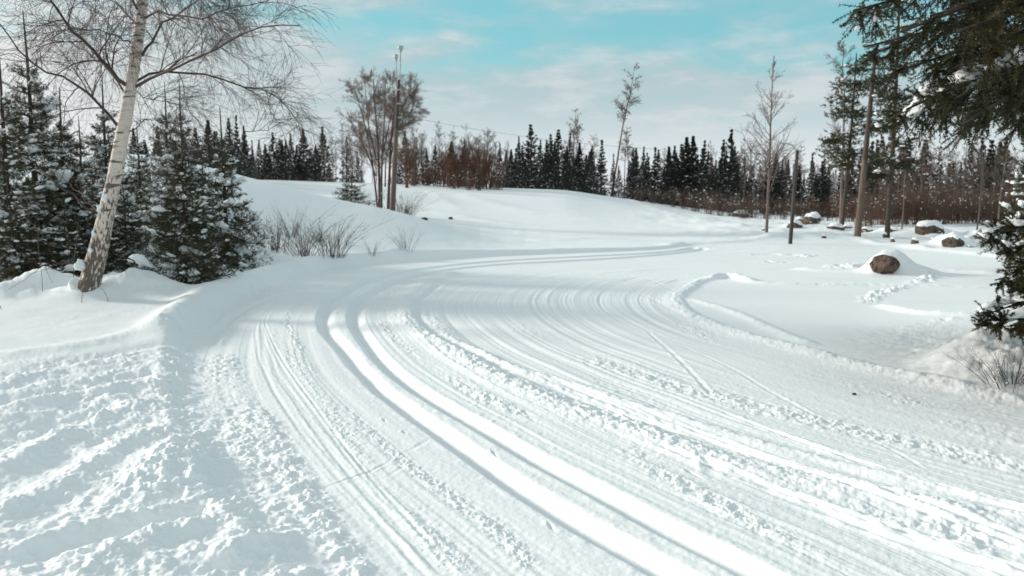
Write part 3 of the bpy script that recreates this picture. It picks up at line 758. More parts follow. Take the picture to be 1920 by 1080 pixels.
    P2, R2 = grow(rng, P1, R1, 8, .12, .97, (40, 14), lambda t: .50 + 0 * t, .6, 7, up=-.05, wander=.10, curl=-.16, rmin=.0022)
    P3, R3 = grow(rng, P2, R2, 4, .2, .95, (32, 10), lambda t: .26 + 0 * t, .7, 4, up=-.10, wander=.08, rmin=.0016)
    tubes(br, P1, R1, 5); tubes(br, P1b, R1b, 4); tubes(tw, P2, R2, 3); tubes(tw, P3, R3, 3)
    # bark: white with dark bands above, furrowed and dark near the foot
    m = mat('birch_bark', (.74, .67, .58), .75, bump=(45, .4, .01)); nt = m.node_tree; b = nt.nodes['Principled BSDF']
    t = nt.nodes.new('ShaderNodeTexCoord'); L = nt.links.new
    def nz_(sc, lo, hi, det=4):
        mp_ = nt.nodes.new('ShaderNodeMapping'); mp_.inputs['Scale'].default_value = sc; L(t.outputs['Object'], mp_.inputs[0])
        n = nt.nodes.new('ShaderNodeTexNoise'); n.inputs['Scale'].default_value = 1; n.inputs['Detail'].default_value = det; L(mp_.outputs[0], n.inputs['Vector'])
        r = nt.nodes.new('ShaderNodeMapRange'); r.inputs[1].default_value = lo; r.inputs[2].default_value = hi; L(n.outputs[0], r.inputs[0]); return r.outputs[0]
    def mm(op, a, b_):
        n = nt.nodes.new('ShaderNodeMath'); n.operation = op; n.use_clamp = True
        for i, v in enumerate((a, b_)):
            if isinstance(v, (int, float)): n.inputs[i].default_value = v
            else: L(v, n.inputs[i])
        return n.outputs[0]
    bands = nz_((5, 5, 20), .56, .63, 4); fine = nz_((8, 8, 80), .52, .70, 3)
    sp = nt.nodes.new('ShaderNodeSeparateXYZ'); L(t.outputs['Object'], sp.inputs[0])
    zr = nt.nodes.new('ShaderNodeMapRange'); zr.inputs[1].default_value = gz + 2.0; zr.inputs[2].default_value = gz + .2; L(sp.outputs[2], zr.inputs[0])
    fur = nz_((38, 38, 12), .36, .62, 6)
    fmix = mm('MULTIPLY', mm('MULTIPLY', mm('SUBTRACT', mm('ADD', mm('MULTIPLY', zr.outputs[0], .62), mm('MULTIPLY', fur, .62)), .66), 6.0), .9)
    tot = mm('MAXIMUM', mm('MULTIPLY', bands, .9), mm('MAXIMUM', mm('MULTIPLY', fine, .45), fmix))
    x = nt.nodes.new('ShaderNodeMix'); x.data_type = 'RGBA'; L(tot, x.inputs[0]); x.inputs[6].default_value = (.62, .54, .47, 1); x.inputs[7].default_value = (.075, .055, .045, 1)
    L(x.outputs[2], b.inputs['Base Color'])
    o = thing('birch_tree', 'large white barked bare birch leaning right over the snowy bank at left', 'birch', (x0, y0, gz))
    for pn, a, mt in (('trunk', tr, m), ('branches', br, M['twig_dark']), ('twigs', tw, M['twig_dark'])):
        c = link(pn, a.mesh('birch_' + pn, mt), o); c.location = (-x0, -y0, -gz)
    sn = Acc()
    cs = np.array([W(189, 392, -.05), W(198, 372, -.08), W(151, 500, -.12), W(170, 470, -.1), W(176, 440, -.1), W(146, 535, 0)])
    blobs(sn, rng, cs, np.array([[.035, .05, .05], [.025, .05, .06], [.05, .07, .07], [.02, .04, .05], [.02, .04, .04], [.08, .10, .10]]), 3, None, .5, .7)
    c = link('snow', sn.mesh('birch_snow', M['snow']), o); c.location = (-x0, -y0, -gz); c['kind'] = 'stuff'
birch()

# ------------------------------------------------------------------ far and middle trees
def bare_meshes(seed, H, kind, mt, snow=False):
    rng = np.random.default_rng(seed); tr = Acc(); cr = Acc()
    z = np.linspace(0, 1, 14)
    def stem(x, y, h, lx, ly, r, wob=.03):
        P = np.stack([x + lx * z + wob * h * np.cumsum(rng.normal(0, .16, 14)) * z, y + ly * z + wob * h * np.cumsum(rng.normal(0, .16, 14)) * z, h * z], 1)
        return P, r * (1 - z) ** .8 + r * .07
    if kind == 'birch':            # narrow, ascending limbs
        S = [stem(0, 0, H, rng.normal(0, .03 * H), 0, H * .0075)]
        t0, ang, l1, up = .28, (38, 9), lambda t: H * .30 * (1.08 - t) ** .8, .03
        n1, n2, n3 = 34, 9, 8
    elif kind == 'high':           # long bare bole, small drooping crown
        S = [stem(0, 0, H, rng.normal(0, .04 * H), 0, H * .0085, .05)]
        t0, ang, l1, up = .55, (55, 14), lambda t: H * .19 * (1.15 - t) ** .6, -.02
        n1, n2, n3 = 34, 10, 8
    elif kind == 'ascend':         # poplar like
        S = [stem(0, 0, H, .02 * H, 0, H * .0085, .01)]
        t0, ang, l1, up = .22, (44, 6), lambda t: H * .34 * (1.05 - t) ** .8, .07
        n1, n2, n3 = 46, 8, 3
    elif kind == 'round':          # many stems, broad fan crown
        S = [stem(rng.normal(0, .02 * H), rng.normal(0, .02 * H), H * rng.uniform(.8, 1), math.cos(a) * H * rng.uniform(.05, .34), math.sin(a) * H * rng.uniform(.05, .3), H * .011) for a in np.linspace(0, 6.28, 8)[:-1]]
        t0, ang, l1, up = .30, (35, 9), lambda t: H * .34 * (1.1 - t) ** .6, .05
        n1, n2, n3 = 16, 9, 8
    elif kind == 'spindly':
        S = [stem(0, 0, H, rng.normal(0, .05 * H), 0, H * .008, .05)]
        t0, ang, l1, up = .35, (35, 10), lambda t: H * .22 * (1.1 - t) ** .7, .04
        n1, n2, n3 = 18, 6, 4
    P0 = np.array([s[0] for s in S]); R0 = np.array([s[1] for s in S])
    tubes(tr, P0, R0, 6)
    P1, R1 = grow(rng, P0, R0, n1, t0, .98, ang, l1, .5, 6, up=up, wander=.09, rmin=H * .0014)
    P2, R2 = grow(rng, P1, R1, n2, .15, .97, (38, 12), lambda t: -(.48 - .22 * t), .6, 4, up=up, wander=.12, rmin=H * .0010)
    P3, R3 = grow(rng, P2, R2, n3, .1, .97, (36, 12), lambda t: -(.55 - .2 * t), .7, 3, up=up * .5, wander=.10, rmin=H * .0006)
    tubes(cr, P1, R1, 3); tubes(cr, P2, R2, 3); tubes(cr, P3, R3, 3)
    parts = [('trunk', tr.mesh('bare_trunk', mt)), ('crown', cr.mesh('bare_crown', mt))]
    if snow:
        sn = Acc(); n = 60; bi = rng.integers(0, len(P2), n); p, tn, _ = sample(P2, R2, bi, rng.uniform(.2, .9, n)); s = H * rng.uniform(.004, .012, n)
        blobs(sn, rng, p, np.stack([s * 1.6, s, s * .6], 1), 1, tn, .4)
        parts.append(('snow', sn.mesh('bare_snow', M['snow'])))
    return parts
def shrub_meshes(seed, H, mt, n=26, spread=.55, snow=0, n1=5, n2=3, rb=.006):
    rng = np.random.default_rng(seed); cr = Acc(); P = []; Rr = []
    for i in range(n):
        a = rng.uniform(0, 6.28); r0 = abs(rng.normal(0, .16)) * H * spread; h = H * rng.uniform(.5, 1); sp = h * abs(rng.normal(.35, .25)) * spread
        m = 7; t = np.linspace(0, 1, m)
        x = r0 * math.cos(a) + math.cos(a) * sp * t ** 1.3 + np.cumsum(rng.normal(0, .012 * H, m)) * t
        y = r0 * math.sin(a) + math.sin(a) * sp * t ** 1.3 + np.cumsum(rng.normal(0, .012 * H, m)) * t
        P.append(np.stack([x, y, h * t * (1 - .1 * t)], 1)); Rr.append(rb * H * np.linspace(1, .25, m) * rng.uniform(.6, 1.1))
    P = np.array(P); Rr = np.array(Rr); st = Acc(); tubes(st, P, Rr, 4)
    P1, R1 = grow(rng, P, Rr, n1, .2, .95, (30, 10), lambda t: -(.42 - .2 * t), .6, 5, up=.06, wander=.1, rmin=H * .0016)
    tubes(cr, P1, R1, 3)
    if n2:
        P2, R2 = grow(rng, P1, R1, n2, .2, .95, (30, 10), lambda t: -(.5 - .2 * t), .7, 3, up=.05, wander=.08, rmin=H * .0012)
        tubes(cr, P2, R2, 3)
    parts = [('stems', st.mesh('shrub_stems', mt)), ('twigs', cr.mesh('shrub_twigs', mt))]
    if snow:
        sn = Acc(); bi = rng.integers(0, len(P1), snow); p, tn, _ = sample(P1, R1, bi, rng.uniform(.1, .8, snow)); s = H * rng.uniform(.007, .019, snow)
        blobs(sn, rng, p, np.stack([s * 1.5, s, s * .7], 1), 2 if H < 2 else 1, tn, .5)
        parts.append(('snow', sn.mesh('shrub_snow', M['snow'])))
    return parts
M['twig_brown'] = M['twig']
FS = [spruce_meshes(21, 4.6, 1.15, .2, 2, .8, gap=.22, nb=8), spruce_meshes(22, 4.6, 1.5, .25, 2, .5, gap=.24, nb=8, low=.04),
      spruce_meshes(23, 4.6, .8, .3, 2, 1.6, gap=.22, nb=7), spruce_meshes(24, 4.6, 1.3, .15, 2, .25, gap=.2, nb=9, low=.14)]
FSH = 4.6
BT = {'birch': [bare_meshes(31, 5, 'birch', M['twig_grey']), bare_meshes(32, 5, 'birch', M['twig'], True), bare_meshes(33, 5, 'birch', M['twig_grey'], True)],
      'high': [bare_meshes(34, 6, 'high', M['twig']), bare_meshes(35, 6, 'high', M['twig_grey'])],
      'spindly': [bare_meshes(36, 5, 'spindly', M['twig_grey']), bare_meshes(37, 5, 'spindly', M['twig'], True)],
      'round': [bare_meshes(38, 5, 'round', M['twig_grey']), bare_meshes(39, 5, 'round', M['twig_red'])]}
BTH = {'birch': 5, 'high': 6, 'spindly': 5, 'round': 5}
M['twig_brush'] = mat('brush_twigs', (.115, .072, .052), .8, noise=[(1.0, (.075, .052, .042), .4, .7)])
BR_ = [shrub_meshes(51, 2.2, M['twig_red'], 34, .8, 0, 6, 4), shrub_meshes(52, 1.4, M['twig_brush'], 40, 1.1, 9, 7, 5), shrub_meshes(53, 1.4, M['twig'], 36, 1.0, 18, 7, 4)]
BRH = [2.2, 1.4, 1.4]
rg = np.random.default_rng(77)
def place(kind, px, ty, D, var=None, wide=1.0, label='', group=None, name=None, cat=None):
    p = at(px, ty, D); gz = ground_z(p[0], D); h = max(.4, p[2] - gz)
    if kind == 'spruce':
        v = var if var is not None else int(rg.integers(0, 4)); parts = FS[v]; bh = FSH; nm, ct = 'spruce_tree', 'spruce'; wide = wide * float(rg.uniform(.8, 1.25))
    elif kind == 'shrub':
        v = var or 0; parts = BR_[v]; bh = BRH[v]; nm, ct = 'bare_shrub', 'shrub'
    else:
        v = var if var is not None else int(rg.integers(0, len(BT[kind]))); parts = BT[kind][v]; bh = BTH[kind]
        nm, ct = {'birch': ('bare_birch', 'birch'), 'high': ('tall_bare_tree', 'bare tree'), 'spindly': ('bare_sapling', 'bare tree'), 'round': ('spreading_bare_tree', 'bare tree')}[kind]
    s = h / bh
    return thing(nm, label, ct, (p[0], D, gz - .05), float(rg.uniform(0, 6.28)), (s * wide, s * wide, s), group, parts)
def row(items, where, group):
    """items sorted left to right; each label counts its own kind within the row"""
    items = sorted(items, key=lambda q: q[1]); words = {'spruce': 'dark far spruce', 'birch': 'slender bare birch', 'high': 'high-crowned bare tree', 'spindly': 'thin bare sapling', 'round': 'round bare tree', 'shrub': 'low brown brush clump'}
    cnt = {}
    for it in items:
        k = it[0]; i = cnt.get(k, 0); cnt[k] = i + 1
        n = sum(1 for q in items if q[0] == k)
        lb = words[k] + ', ' + (ordn(i) + ' from the left ' if n > 1 else 'the only one ') + where
        place(*it[:4], *(it[4:]), label=lb, group=group + ': ' + words[k] + 's')
# row beyond the hill crest, left part (behind the mound and the light pole)
L1 = [('spruce', x, t, D) for x, t, D in [(232, 262, 52), (250, 240, 54), (272, 262, 50), (296, 236, 55), (318, 255, 52), (342, 250, 54), (366, 240, 52), (388, 225, 50), (404, 246, 54), (428, 222, 48), (443, 216, 50), (458, 236, 52), (472, 262, 55),
      (484, 262, 60), (498, 270, 62), (513, 248, 60), (527, 262, 63), (545, 250, 62), (562, 280, 60), (574, 300, 62), (606, 238, 66)]]
row(L1, 'in the wood behind the snowy mound', 'far wood behind the mound')
L2 = [('birch', 585, 262, 62), ('birch', 597, 258, 66), ('birch', 622, 250, 64), ('birch', 640, 228, 60), ('birch', 657, 240, 62), ('birch', 676, 235, 60), ('birch', 628, 262, 58), ('birch', 668, 255, 58),
      ('spindly', 480, 285, 50), ('spindly', 440, 290, 46), ('shrub', 500, 322, 58, 0), ('shrub', 530, 328, 58, 1), ('shrub', 560, 322, 58, 0), ('shrub', 590, 325, 60, 2), ('shrub', 620, 320, 60, 0), ('shrub', 470, 325, 54, 1)]
row(L2, 'between the left wood and the big tree', 'pale thicket left of the light pole')
# thicket right of the light pole
L3 = [('round', 775, 238, 56, 0), ('round', 762, 262, 52, 1), ('birch', 790, 252, 58, 1), ('birch', 823, 225, 60, 0), ('spindly', 812, 255, 58), ('birch', 850, 236, 62, 2), ('spindly', 838, 248, 60),
      ('round', 905, 238, 62, 0), ('round', 885, 252, 60, 1), ('round', 868, 258, 60, 0), ('round', 858, 262, 56, 1), ('round', 920, 262, 58, 1), ('round', 832, 268, 56, 1), ('round', 892, 275, 54, 1), ('round', 842, 280, 54, 1), ('round', 912, 285, 55, 1),
      ('spruce', 815, 272, 60), ('spruce', 845, 265, 60), ('spruce', 870, 262, 63), ('spruce', 937, 268, 60, 0), ('spruce', 800, 280, 60), ('spruce', 780, 300, 58), ('spruce', 898, 315, 52, 2, .9)]
L3 += [('shrub', x, t, D, v) for x, t, D, v in [(800, 300, 56, 0), (820, 290, 56, 0), (840, 295, 55, 0), (860, 288, 56, 0), (880, 292, 55, 0), (900, 290, 54, 0), (920, 298, 54, 0), (935, 312, 54, 1), (775, 312, 54, 0), (852, 310, 53, 1), (880, 318, 52, 1)]]
row(L3, 'in the thicket right of the floodlight pole', 'russet thicket')
# spruce row on the middle of the crest
L4 = [('spruce', x, t, D, v, w) for x, t, D, v, w in [(958, 280, 62, 3, 1), (972, 256, 64, 0, 1), (997, 234, 66, 1, 1), (1012, 262, 64, 0, 1), (1034, 252, 66, 0, 1), (1048, 243, 64, 1, 1), (1062, 275, 62, 3, 1), (1086, 268, 64, 3, 1), (1097, 290, 62, 1, .9), (1110, 278, 60, 1, .8),
      (985, 300, 60, 0, 1), (1022, 290, 60, 1, 1), (1040, 300, 59, 0, 1), (1075, 300, 60, 1, 1), (1068, 250, 70, 0, 1)]]
L4 += [('high', 1075, 202, 64, 0), ('birch', 1082, 222, 66, 2), ('high', 1115, 250, 62, 1), ('birch', 950, 262, 68, 0), ('birch', 1060, 262, 66, 1), ('spindly', 1125, 320, 62), ('birch', 1030, 280, 70), ('birch', 960, 285, 72)]
row(L4, 'on the crest of the middle hill', 'trees along the middle crest')
# the tall one on the crest and its neighbours
pt = at(1168, 118, 60); gzt = ground_z(at(1148, 360, 60)[0], 60)
L5 = [('spruce', 1150, 288, 59, 2, .75), ('high', 1181, 236, 62, 1), ('high', 1172, 245, 63, 0), ('spruce', 1192, 278, 61, 2, .8), ('spruce', 1180, 300, 58, 2, .8), ('spruce', 1213, 286, 62, 2, .9), ('spruce', 1228, 276, 63, 2, .9), ('birch', 1204, 300, 66),
      ('shrub', 1130, 345, 58, 1), ('shrub', 1170, 345, 57, 2), ('shrub', 1200, 342, 56, 1), ('shrub', 1225, 345, 56, 2)]
row(L5, 'where the crest falls towards the stones', 'trees round the tall bare tree')
# right half
L6 = [('spruce', x, t, D, v, w) for x, t, D, v, w in [(1255, 275, 62, 3, 1), (1270, 286, 62, 1, 1), (1290, 258, 62, 3, 1.1), (1302, 256, 63, 3, 1), (1281, 270, 64, 1, 1), (1320, 264, 60, 0, .9), (1355, 262, 60, 1, 1), (1369, 243, 61, 1, 1), (1343, 300, 62, 2, .9), (1380, 275, 64, 0, .9), (1525, 288, 62, 0, .9), (1477, 300, 64, 3, .9),
      (1600, 280, 60, 0, .9), (1500, 310, 64, 3, 1), (1440, 315, 68, 1, 1), (1555, 312, 66, 0, 1)]]
L6 += [('birch', 1335, 262, 64, 0), ('spindly', 1345, 280, 60), ('high', 1400, 258, 62, 0), ('high', 1415, 262, 60, 1), ('birch', 1408, 262, 66, 1), ('high', 1435, 262, 62, 0), ('birch', 1385, 285, 64, 2), ('spindly', 1395, 290, 58), ('birch', 1475, 282, 62, 0), ('high', 1507, 272, 62, 1), ('birch', 1545, 290, 62, 1),
       ('spindly', 1565, 300, 56), ('birch', 1532, 300, 66, 2), ('birch', 1580, 285, 62, 0), ('birch', 1430, 290, 70, 0), ('birch', 1450, 300, 72, 1), ('birch', 1495, 295, 72, 2)]
L6 += [('shrub', x, t, D, v) for x, t, D, v in [(1240, 345, 58, 1), (1262, 350, 55, 2), (1285, 340, 54, 2), (1305, 352, 52, 1), (1330, 345, 50, 2), (1352, 358, 48, 1), (1372, 352, 50, 2), (1395, 360, 46, 1), (1415, 352, 48, 1), (1440, 362, 46, 1), (1470, 360, 48, 2), (1500, 362, 46, 1), (1530, 362, 46, 1),
       (1555, 358, 46, 0), (1580, 360, 44, 1), (1600, 350, 44, 0)]]
row(L6, 'in the open wood right of the crest', 'open wood on the right')
# dense frosted wood far right
L7 = []
rq = np.random.default_rng(8)
for x, t in [(1622, 262), (1640, 250), (1655, 270), (1672, 262), (1688, 250), (1700, 272), (1716, 262), (1732, 255), (1748, 262), (1762, 270), (1778, 262), (1795, 272), (1812, 265), (1830, 270), (1848, 262), (1868, 270), (1885, 262), (1905, 268), (1925, 262), (1950, 262)]:
    L7.append(('birch' if rq.random() < .75 else 'high', x, t + int(rq.integers(-8, 14)), float(rq.uniform(40, 52))))
for x, t, D in [(1648, 275, 50), (1735, 262, 52), (1765, 275, 54), (1700, 262, 56), (1820, 275, 50), (1880, 270, 50), (1630, 300, 46), (1720, 300, 48), (1860, 300, 46), (1790, 305, 47)]: L7.append(('spruce', x, t, D, int(rq.integers(0, 3)), 1.0))
for x in range(1625, 1960, 16): L7.append(('shrub', x, int(rq.integers(325, 352)), float(rq.uniform(36, 42)), int(rq.choice([1, 1, 1, 2]))))
row(L7, 'in the frosty wood at far right', 'dense wood at far right')
L9 = []
rs = np.random.default_rng(19)
for x0_, x1_, n_, t0_, t1_, d0_, d1_, pb in [(225, 600, 26, 240, 285, 57, 68, .0), (600, 800, 12, 245, 300, 62, 72, .8), (945, 1130, 14, 262, 302, 66, 74, .1), (1180, 1392, 18, 268, 312, 64, 74, .15), (1392, 1625, 22, 285, 335, 60, 74, .45), (1625, 1900, 30, 252, 305, 53, 64, .4)]:
    for i in range(n_):
        x = x0_ + (i + rs.uniform(.1, .9)) * (x1_ - x0_) / n_
        L9.append(('birch' if rs.random() < pb else 'spruce', float(x), float(rs.uniform(t0_, t1_)), float(rs.uniform(d0_, d1_))))
row(L9, 'in the second rank, just behind the front trees', 'second rank of the wood')
# second, deeper row that closes the gaps low down
L8 = []
for i in range(76):
    x = 420 + i * 20.5 + rq.uniform(-9, 9); D = rq.uniform(80, 108)
    L8.append((('spruce', 'spruce', 'birch')[i % 3], x, rq.uniform(283, 318) if x < 1230 else rq.uniform(296, 332), D))
row(L8, 'in the deepest row behind all others', 'deepest row of trees')

# tall tree on the crest, ascending tree, pines, slim trunks near
def own(kind, seed, H, mt, px, by, ty, D, label, name='bare_tree', cat='bare tree', rz=0, lean=0, wide=1):
    parts = bare_meshes(seed, H, kind, mt); p = at(px, ty, D); gz = ground_z(p[0], D); s = (p[2] - gz) / H
    o = thing(name, label, cat, (p[0], D, gz - .05), rz, (s * wide, s * wide, s), None, parts)
    o.rotation_euler = (0, lean, rz); return o
own('high', 201, 10, M['twig'], 1150, 365, 116, 60, 'tallest high-crowned bare tree leaning slightly right on the hill crest', lean=R(4.5))
own('ascend', 202, 9, M['twig_grey'], 1449, 415, 100, 30, 'tall straight bare tree with ascending limbs left of the bent-arm lamp pole', lean=R(1.0), rz=1)
own('birch', 203, 9, M['twig_grey'], 1592, 420, 70, 34, 'tall thin pale bare tree just left of the leaning plain pole')
own('spindly', 204, 6, M['twig_grey'], 1842, 415, 250, 26, 'crooked pale birch stem standing behind the stones near the right edge', name='bare_birch', cat='birch')
own('spindly', 205, 7, M['twig_grey'], 1886, 425, 200, 27, 'straight pale stem nearest the right edge behind the stones')
own('spindly', 206, 6, M['twig'], 1700, 410, 255, 30, 'thin bare tree behind the largest dark stone', name='bare_sapling')

def big_round():
    rng = np.random.default_rng(9); D = 34; tr = Acc(); cr = Acc()
    x0 = at(715, 385, D)[0]; gz = ground_z(x0, D)
    W = lambda px, py, dd=0: at(px, py, D + dd)
    stems = [([(712, 392, 0), (711, 330, 0), (708, 260, 0), (703, 200, -.1), (700, 150, -.1)], .085), ([(708, 390, .1), (700, 320, .2), (688, 250, .3), (675, 200, .4), (664, 165, .5)], .06),
             ([(715, 390, -.1), (716, 310, -.1), (720, 240, -.2), (722, 190, -.2), (722, 145, -.2)], .07), ([(728, 392, 0), (731, 310, .1), (735, 240, .2), (742, 190, .3), (748, 150, .3)], .085),
             ([(731, 300, .1), (742, 260, .1), (756, 225, .1), (775, 205, .1), (792, 198, .1)], .045), ([(733, 250, .1), (750, 215, -.3), (765, 180, -.4), (772, 160, -.4)], .035),
             ([(704, 330, .1), (688, 285, -.2), (668, 250, -.3), (655, 222, -.3)], .04), ([(716, 300, -.1), (728, 240, -.6), (738, 190, -.8), (735, 150, -.8)], .04), ([(706, 300, .1), (692, 240, .7), (686, 180, .8), (684, 150, .8)], .04),
             ([(722, 350, .3), (725, 290, .6), (742, 240, .8), (760, 215, .9)], .045)]
    P = np.array([pline([W(*q) for q in s[0]], 14) for s in stems]); Rr = np.array([s[1] * .8 * np.linspace(1, .2, 14) for s in stems])
    tubes(tr, P, Rr, 7)
    P1, R1 = grow(rng, P, Rr, 22, .30, .99, (46, 12), lambda t: 1.35 - .75 * t, .42, 7, up=.06, wander=.10, rmin=.009)
    P2, R2 = grow(rng, P1, R1, 10, .15, .97, (34, 10), lambda t: -(.55 - .2 * t), .5, 5, up=.02, wander=.12, rmin=.0042)
    P3, R3 = grow(rng, P2, R2, 13, .15, .97, (38, 14), lambda t: -(.62 - .2 * t), .7, 3, up=.0, wander=.12, rmin=.003)
    tubes(cr, P1, R1, 4); tubes(cr, P2, R2, 3); tubes(cr, P3, R3, 3)
    o = thing('spreading_bare_tree', 'large round crowned many-stemmed bare tree behind the floodlight pole', 'bare tree', (x0, D, gz))
    for pn, a in (('trunk', tr), ('crown', cr)):
        c = link(pn, a.mesh('big_tree_' + pn, M['twig_dark'] if pn == 'trunk' else M['twig_pale']), o); c.location = (-x0, -D, -gz)
big_round()

def pine(px, by, ty, D, clumps, label, seed, r=.13, lean=0.0):
    rng = np.random.default_rng(seed); tr = Acc(); cr = Acc(); sn = Acc()
    x0 = at(px, by, D)[0]; gz = ground_z(x0, D)
    top = at(px + lean, ty, D); P = pline([(x0, D, gz - .1), ((x0 + top[0]) / 2 + .05, D, (gz + top[2]) / 2), top], 14)[None]
    tubes(tr, P, (r * np.linspace(1, .3, 14))[None], 8)
    for cx, cy, dd, s in clumps:
        c = at(cx, cy, D + dd); zb = max(gz + .4, c[2] + .1 * rng.normal()); tt = (zb - gz) / (top[2] - gz); b = sample(P, np.zeros((1, 14)), np.array([0]), np.array([min(.98, tt)]))[0][0]
        Lp = pline([b, (b + c) / 2 + [0, 0, .12], c], 6)[None]; tubes(tr, Lp, (.03 * np.linspace(1, .3, 6))[None], 4)
        n = 85; st = np.repeat(c[None], n, 0) + np.clip(rng.normal(0, 1, (n, 3)), -1.5, 1.5) * np.array([s, s, s * .42]); d = unit(rng.normal(size=(n, 3)) * np.array([1, 1, .5]) + np.array([0, 0, .15]))
        T = st[:, None] + d[:, None] * np.linspace(0, .22, 3)[None, :, None]
        needles(cr, rng, T, 26, .085, .022, (45, 15)); tubes(tr, T, np.full((n, 3), .006), 3)
        k = 6; cc = c + rng.normal(0, 1, (k, 3)) * np.array([s * .9, s * .9, s * .35]) + [0, 0, s * .2]
        blobs(sn, rng, cc, np.abs(rng.normal(.055, .03, (k, 1))) * np.array([[1.6, 1.2, .7]]), 1, None, .5)
    o = thing('pine_tree', label, 'pine', (x0, D, gz))
    for pn, a, mt in (('trunk', tr, M['bark']), ('crown', cr, M['needles']), ('snow', sn, M['snow'])):
        c = link(pn, a.mesh('pine_' + pn, mt, pn != 'crown'), o); c.location = (-x0, -D, -gz)
        if pn == 'snow': c['kind'] = 'stuff'
pine(1580, 385, 100, 32, [(1610, 130, 0, .30), (1595, 160, .2, .3), (1585, 190, -.2, .35), (1625, 165, .2, .35), (1610, 215, 0, .3), (1580, 215, -.3, .3), (1590, 260, 0, .4), (1565, 285, 0, .35), (1600, 290, .3, .35), (1575, 310, -.2, .3), (1620, 240, .3, .3), (1560, 265, .3, .2)],
     'snow flecked pine with ragged clumps left of the leaning plain pole', 61, .085, 26)
pine(1664, 425, -40, 27, [(1650, 150, 0, .25), (1665, 180, .2, .3), (1672, 215, -.2, .3), (1655, 240, 0, .25), (1690, 190, 0, .3), (1690, 130, .2, .3), (1640, 110, .2, .25), (1680, 60, 0, .5), (1660, 20, 0, .4), (1650, 300, 0, .25), (1690, 270, .3, .25), (1640, 330, .2, .2), (1700, 310, .1, .2)],
     'taller dark pine between the leaning plain pole and the overhanging branches', 62, .095, 24)

# ------------------------------------------------------------------ poles, lamps, cable
def turned(acc, P, r, k=14):
    P = np.asarray(P, float)[None]; tubes(acc, P, np.asarray(r, float)[None], k)
def disc_tube(acc, p0, p1, r0, r1, k=12):
    """closed round bar"""
    p0 = np.asarray(p0, float); p1 = np.asarray(p1, float); e = (p1 - p0) * 1e-3
    turned(acc, [p0, p0 + e, p1 - e, p1], [0.001, r0, r1, 0.001], k)
def box(acc, c, s, rz=0.0, ry=0.0):
    v = np.array([[x, y, z] for x in (-.5, .5) for y in (-.5, .5) for z in (-.5, .5)]) * np.array(s)
    m = np.array(Matrix.Rotation(rz, 3, 'Z') @ Matrix.Rotation(ry, 3, 'Y')); v = v @ m.T + np.asarray(c)
    acc.add(v, np.array([[0, 1, 3, 2], [4, 6, 7, 5], [0, 4, 5, 1], [2, 3, 7, 6], [0, 2, 6, 4], [1, 5, 7, 3]]))
M['pole_dark'] = mat('dark_pole_wood', (.075, .062, .055), .8, noise=[((20, 20, 1.2), (.04, .034, .03), .4, .7)], bump=(60, .3, .01))  # darker wood tone, used on a shaft above its dark height
def pole(px, by, tx, ty, D, r0, r1, label, name='lamp_pole', cat='lamp pole', dark=99):
    b = at(px, by, D); gz = ground_z(b[0], D); t = at(tx, ty, D)
    a = Acc(); n = 24; z = np.linspace(0, 1, n)
    P = np.array([[b[0], D, gz - .15]]) * (1 - z[:, None]) + t[None] * z[:, None]
    P = np.vstack([P, t + [0, 0, .004]]); rr = np.concatenate([r0 + (r1 - r0) * z, [.002]])
    turned(a, P - np.array([b[0], D, gz]), rr)
    me = None
    o = thing(name, label, cat, (b[0], D, gz)); me = a.mesh('pole_shaft', M['pole_wood']); me.materials.append(M['pole_dark'])
    for pl in me.polygons:
        if pl.center[2] > dark: pl.material_index = 1
    link('pole_shaft', me, o)
    return o, np.array([b[0], D, gz]), t
o, b0, tp = pole(735, 400, 748, 150, 30, .11, .05, 'tall slim wooden floodlight pole with forked top in front of the big tree', dark=3.1)
for hx, hy in ((751, 92), (742.5, 108)):
    h = at(hx, hy, 30); a = Acc()
    P = pline([tp - [0, 0, .5], tp + (h - tp) * .45 + [(-.04 if hx < 748 else .02), 0, 0], h - [0, 0, .08]], 8) - b0
    turned(a, P, np.linspace(.026, .018, 8), 8); br_ = link('bracket', a.mesh('bracket', M['metal']), o)
    a = Acc(); disc_tube(a, h - b0 - [0, 0, .12], h - b0 - [0, 0, .04], .035, .06)
    s = .10 if hx > 748 else .075
    turned(a, [h - b0 + [0, 0, -.04], h - b0 + [0, 0, .0], h - b0 + [0, 0, .10], h - b0 + [0, 0, .13]], [s * .6, s, s * 1.1, .002], 12)
    link('floodlight', a.mesh('floodlight', M['lamp_glass']), o)
a = Acc()
for k in range(4): box(a, tp - b0 - [0, 0, .35 + k * .5], (.13, .13, .05))
link('collar', a.mesh('collar', M['metal']), o)
cable_a = tp - [0, 0, 1.25]
o, b1, tp2 = pole(1482, 438, 1495, 282, 25, .062, .05, 'short weathered lamp pole with bent arm reaching left, among the snowy stones', dark=-9)
a = Acc(); e1 = at(1487, 273, 25); e2 = at(1474, 269, 25)
turned(a, pline([tp2 - [0, 0, .06], at(1490, 278, 25), e1, e2, at(1466, 270, 25)], 10) - b1, np.linspace(.022, .018, 10), 8); link('lamp_arm', a.mesh('lamp_arm', M['metal']), o)
a = Acc(); q = at(1464, 270, 25) - b1
turned(a, [q + [.06, 0, .02], q + [.03, 0, .03], q + [-.08, 0, .025], q + [-.12, 0, .0], q + [-.13, 0, -.01]], [.01, .035, .04, .03, .003], 10)
link('lamp_head', a.mesh('lamp_head', M['lamp_glass']), o)
o, b2, tp3 = pole(1608, 425, 1642, 92, 27, .115, .055, 'tall plain wooden pole leaning right beside the snow flecked pine', 'wooden_pole', 'pole', dark=2.6)
a = Acc(); box(a, tp3 - b2 - [0, 0, .02], (.2, .2, .03)); link('cap', a.mesh('pole_cap', M['metal']), o)
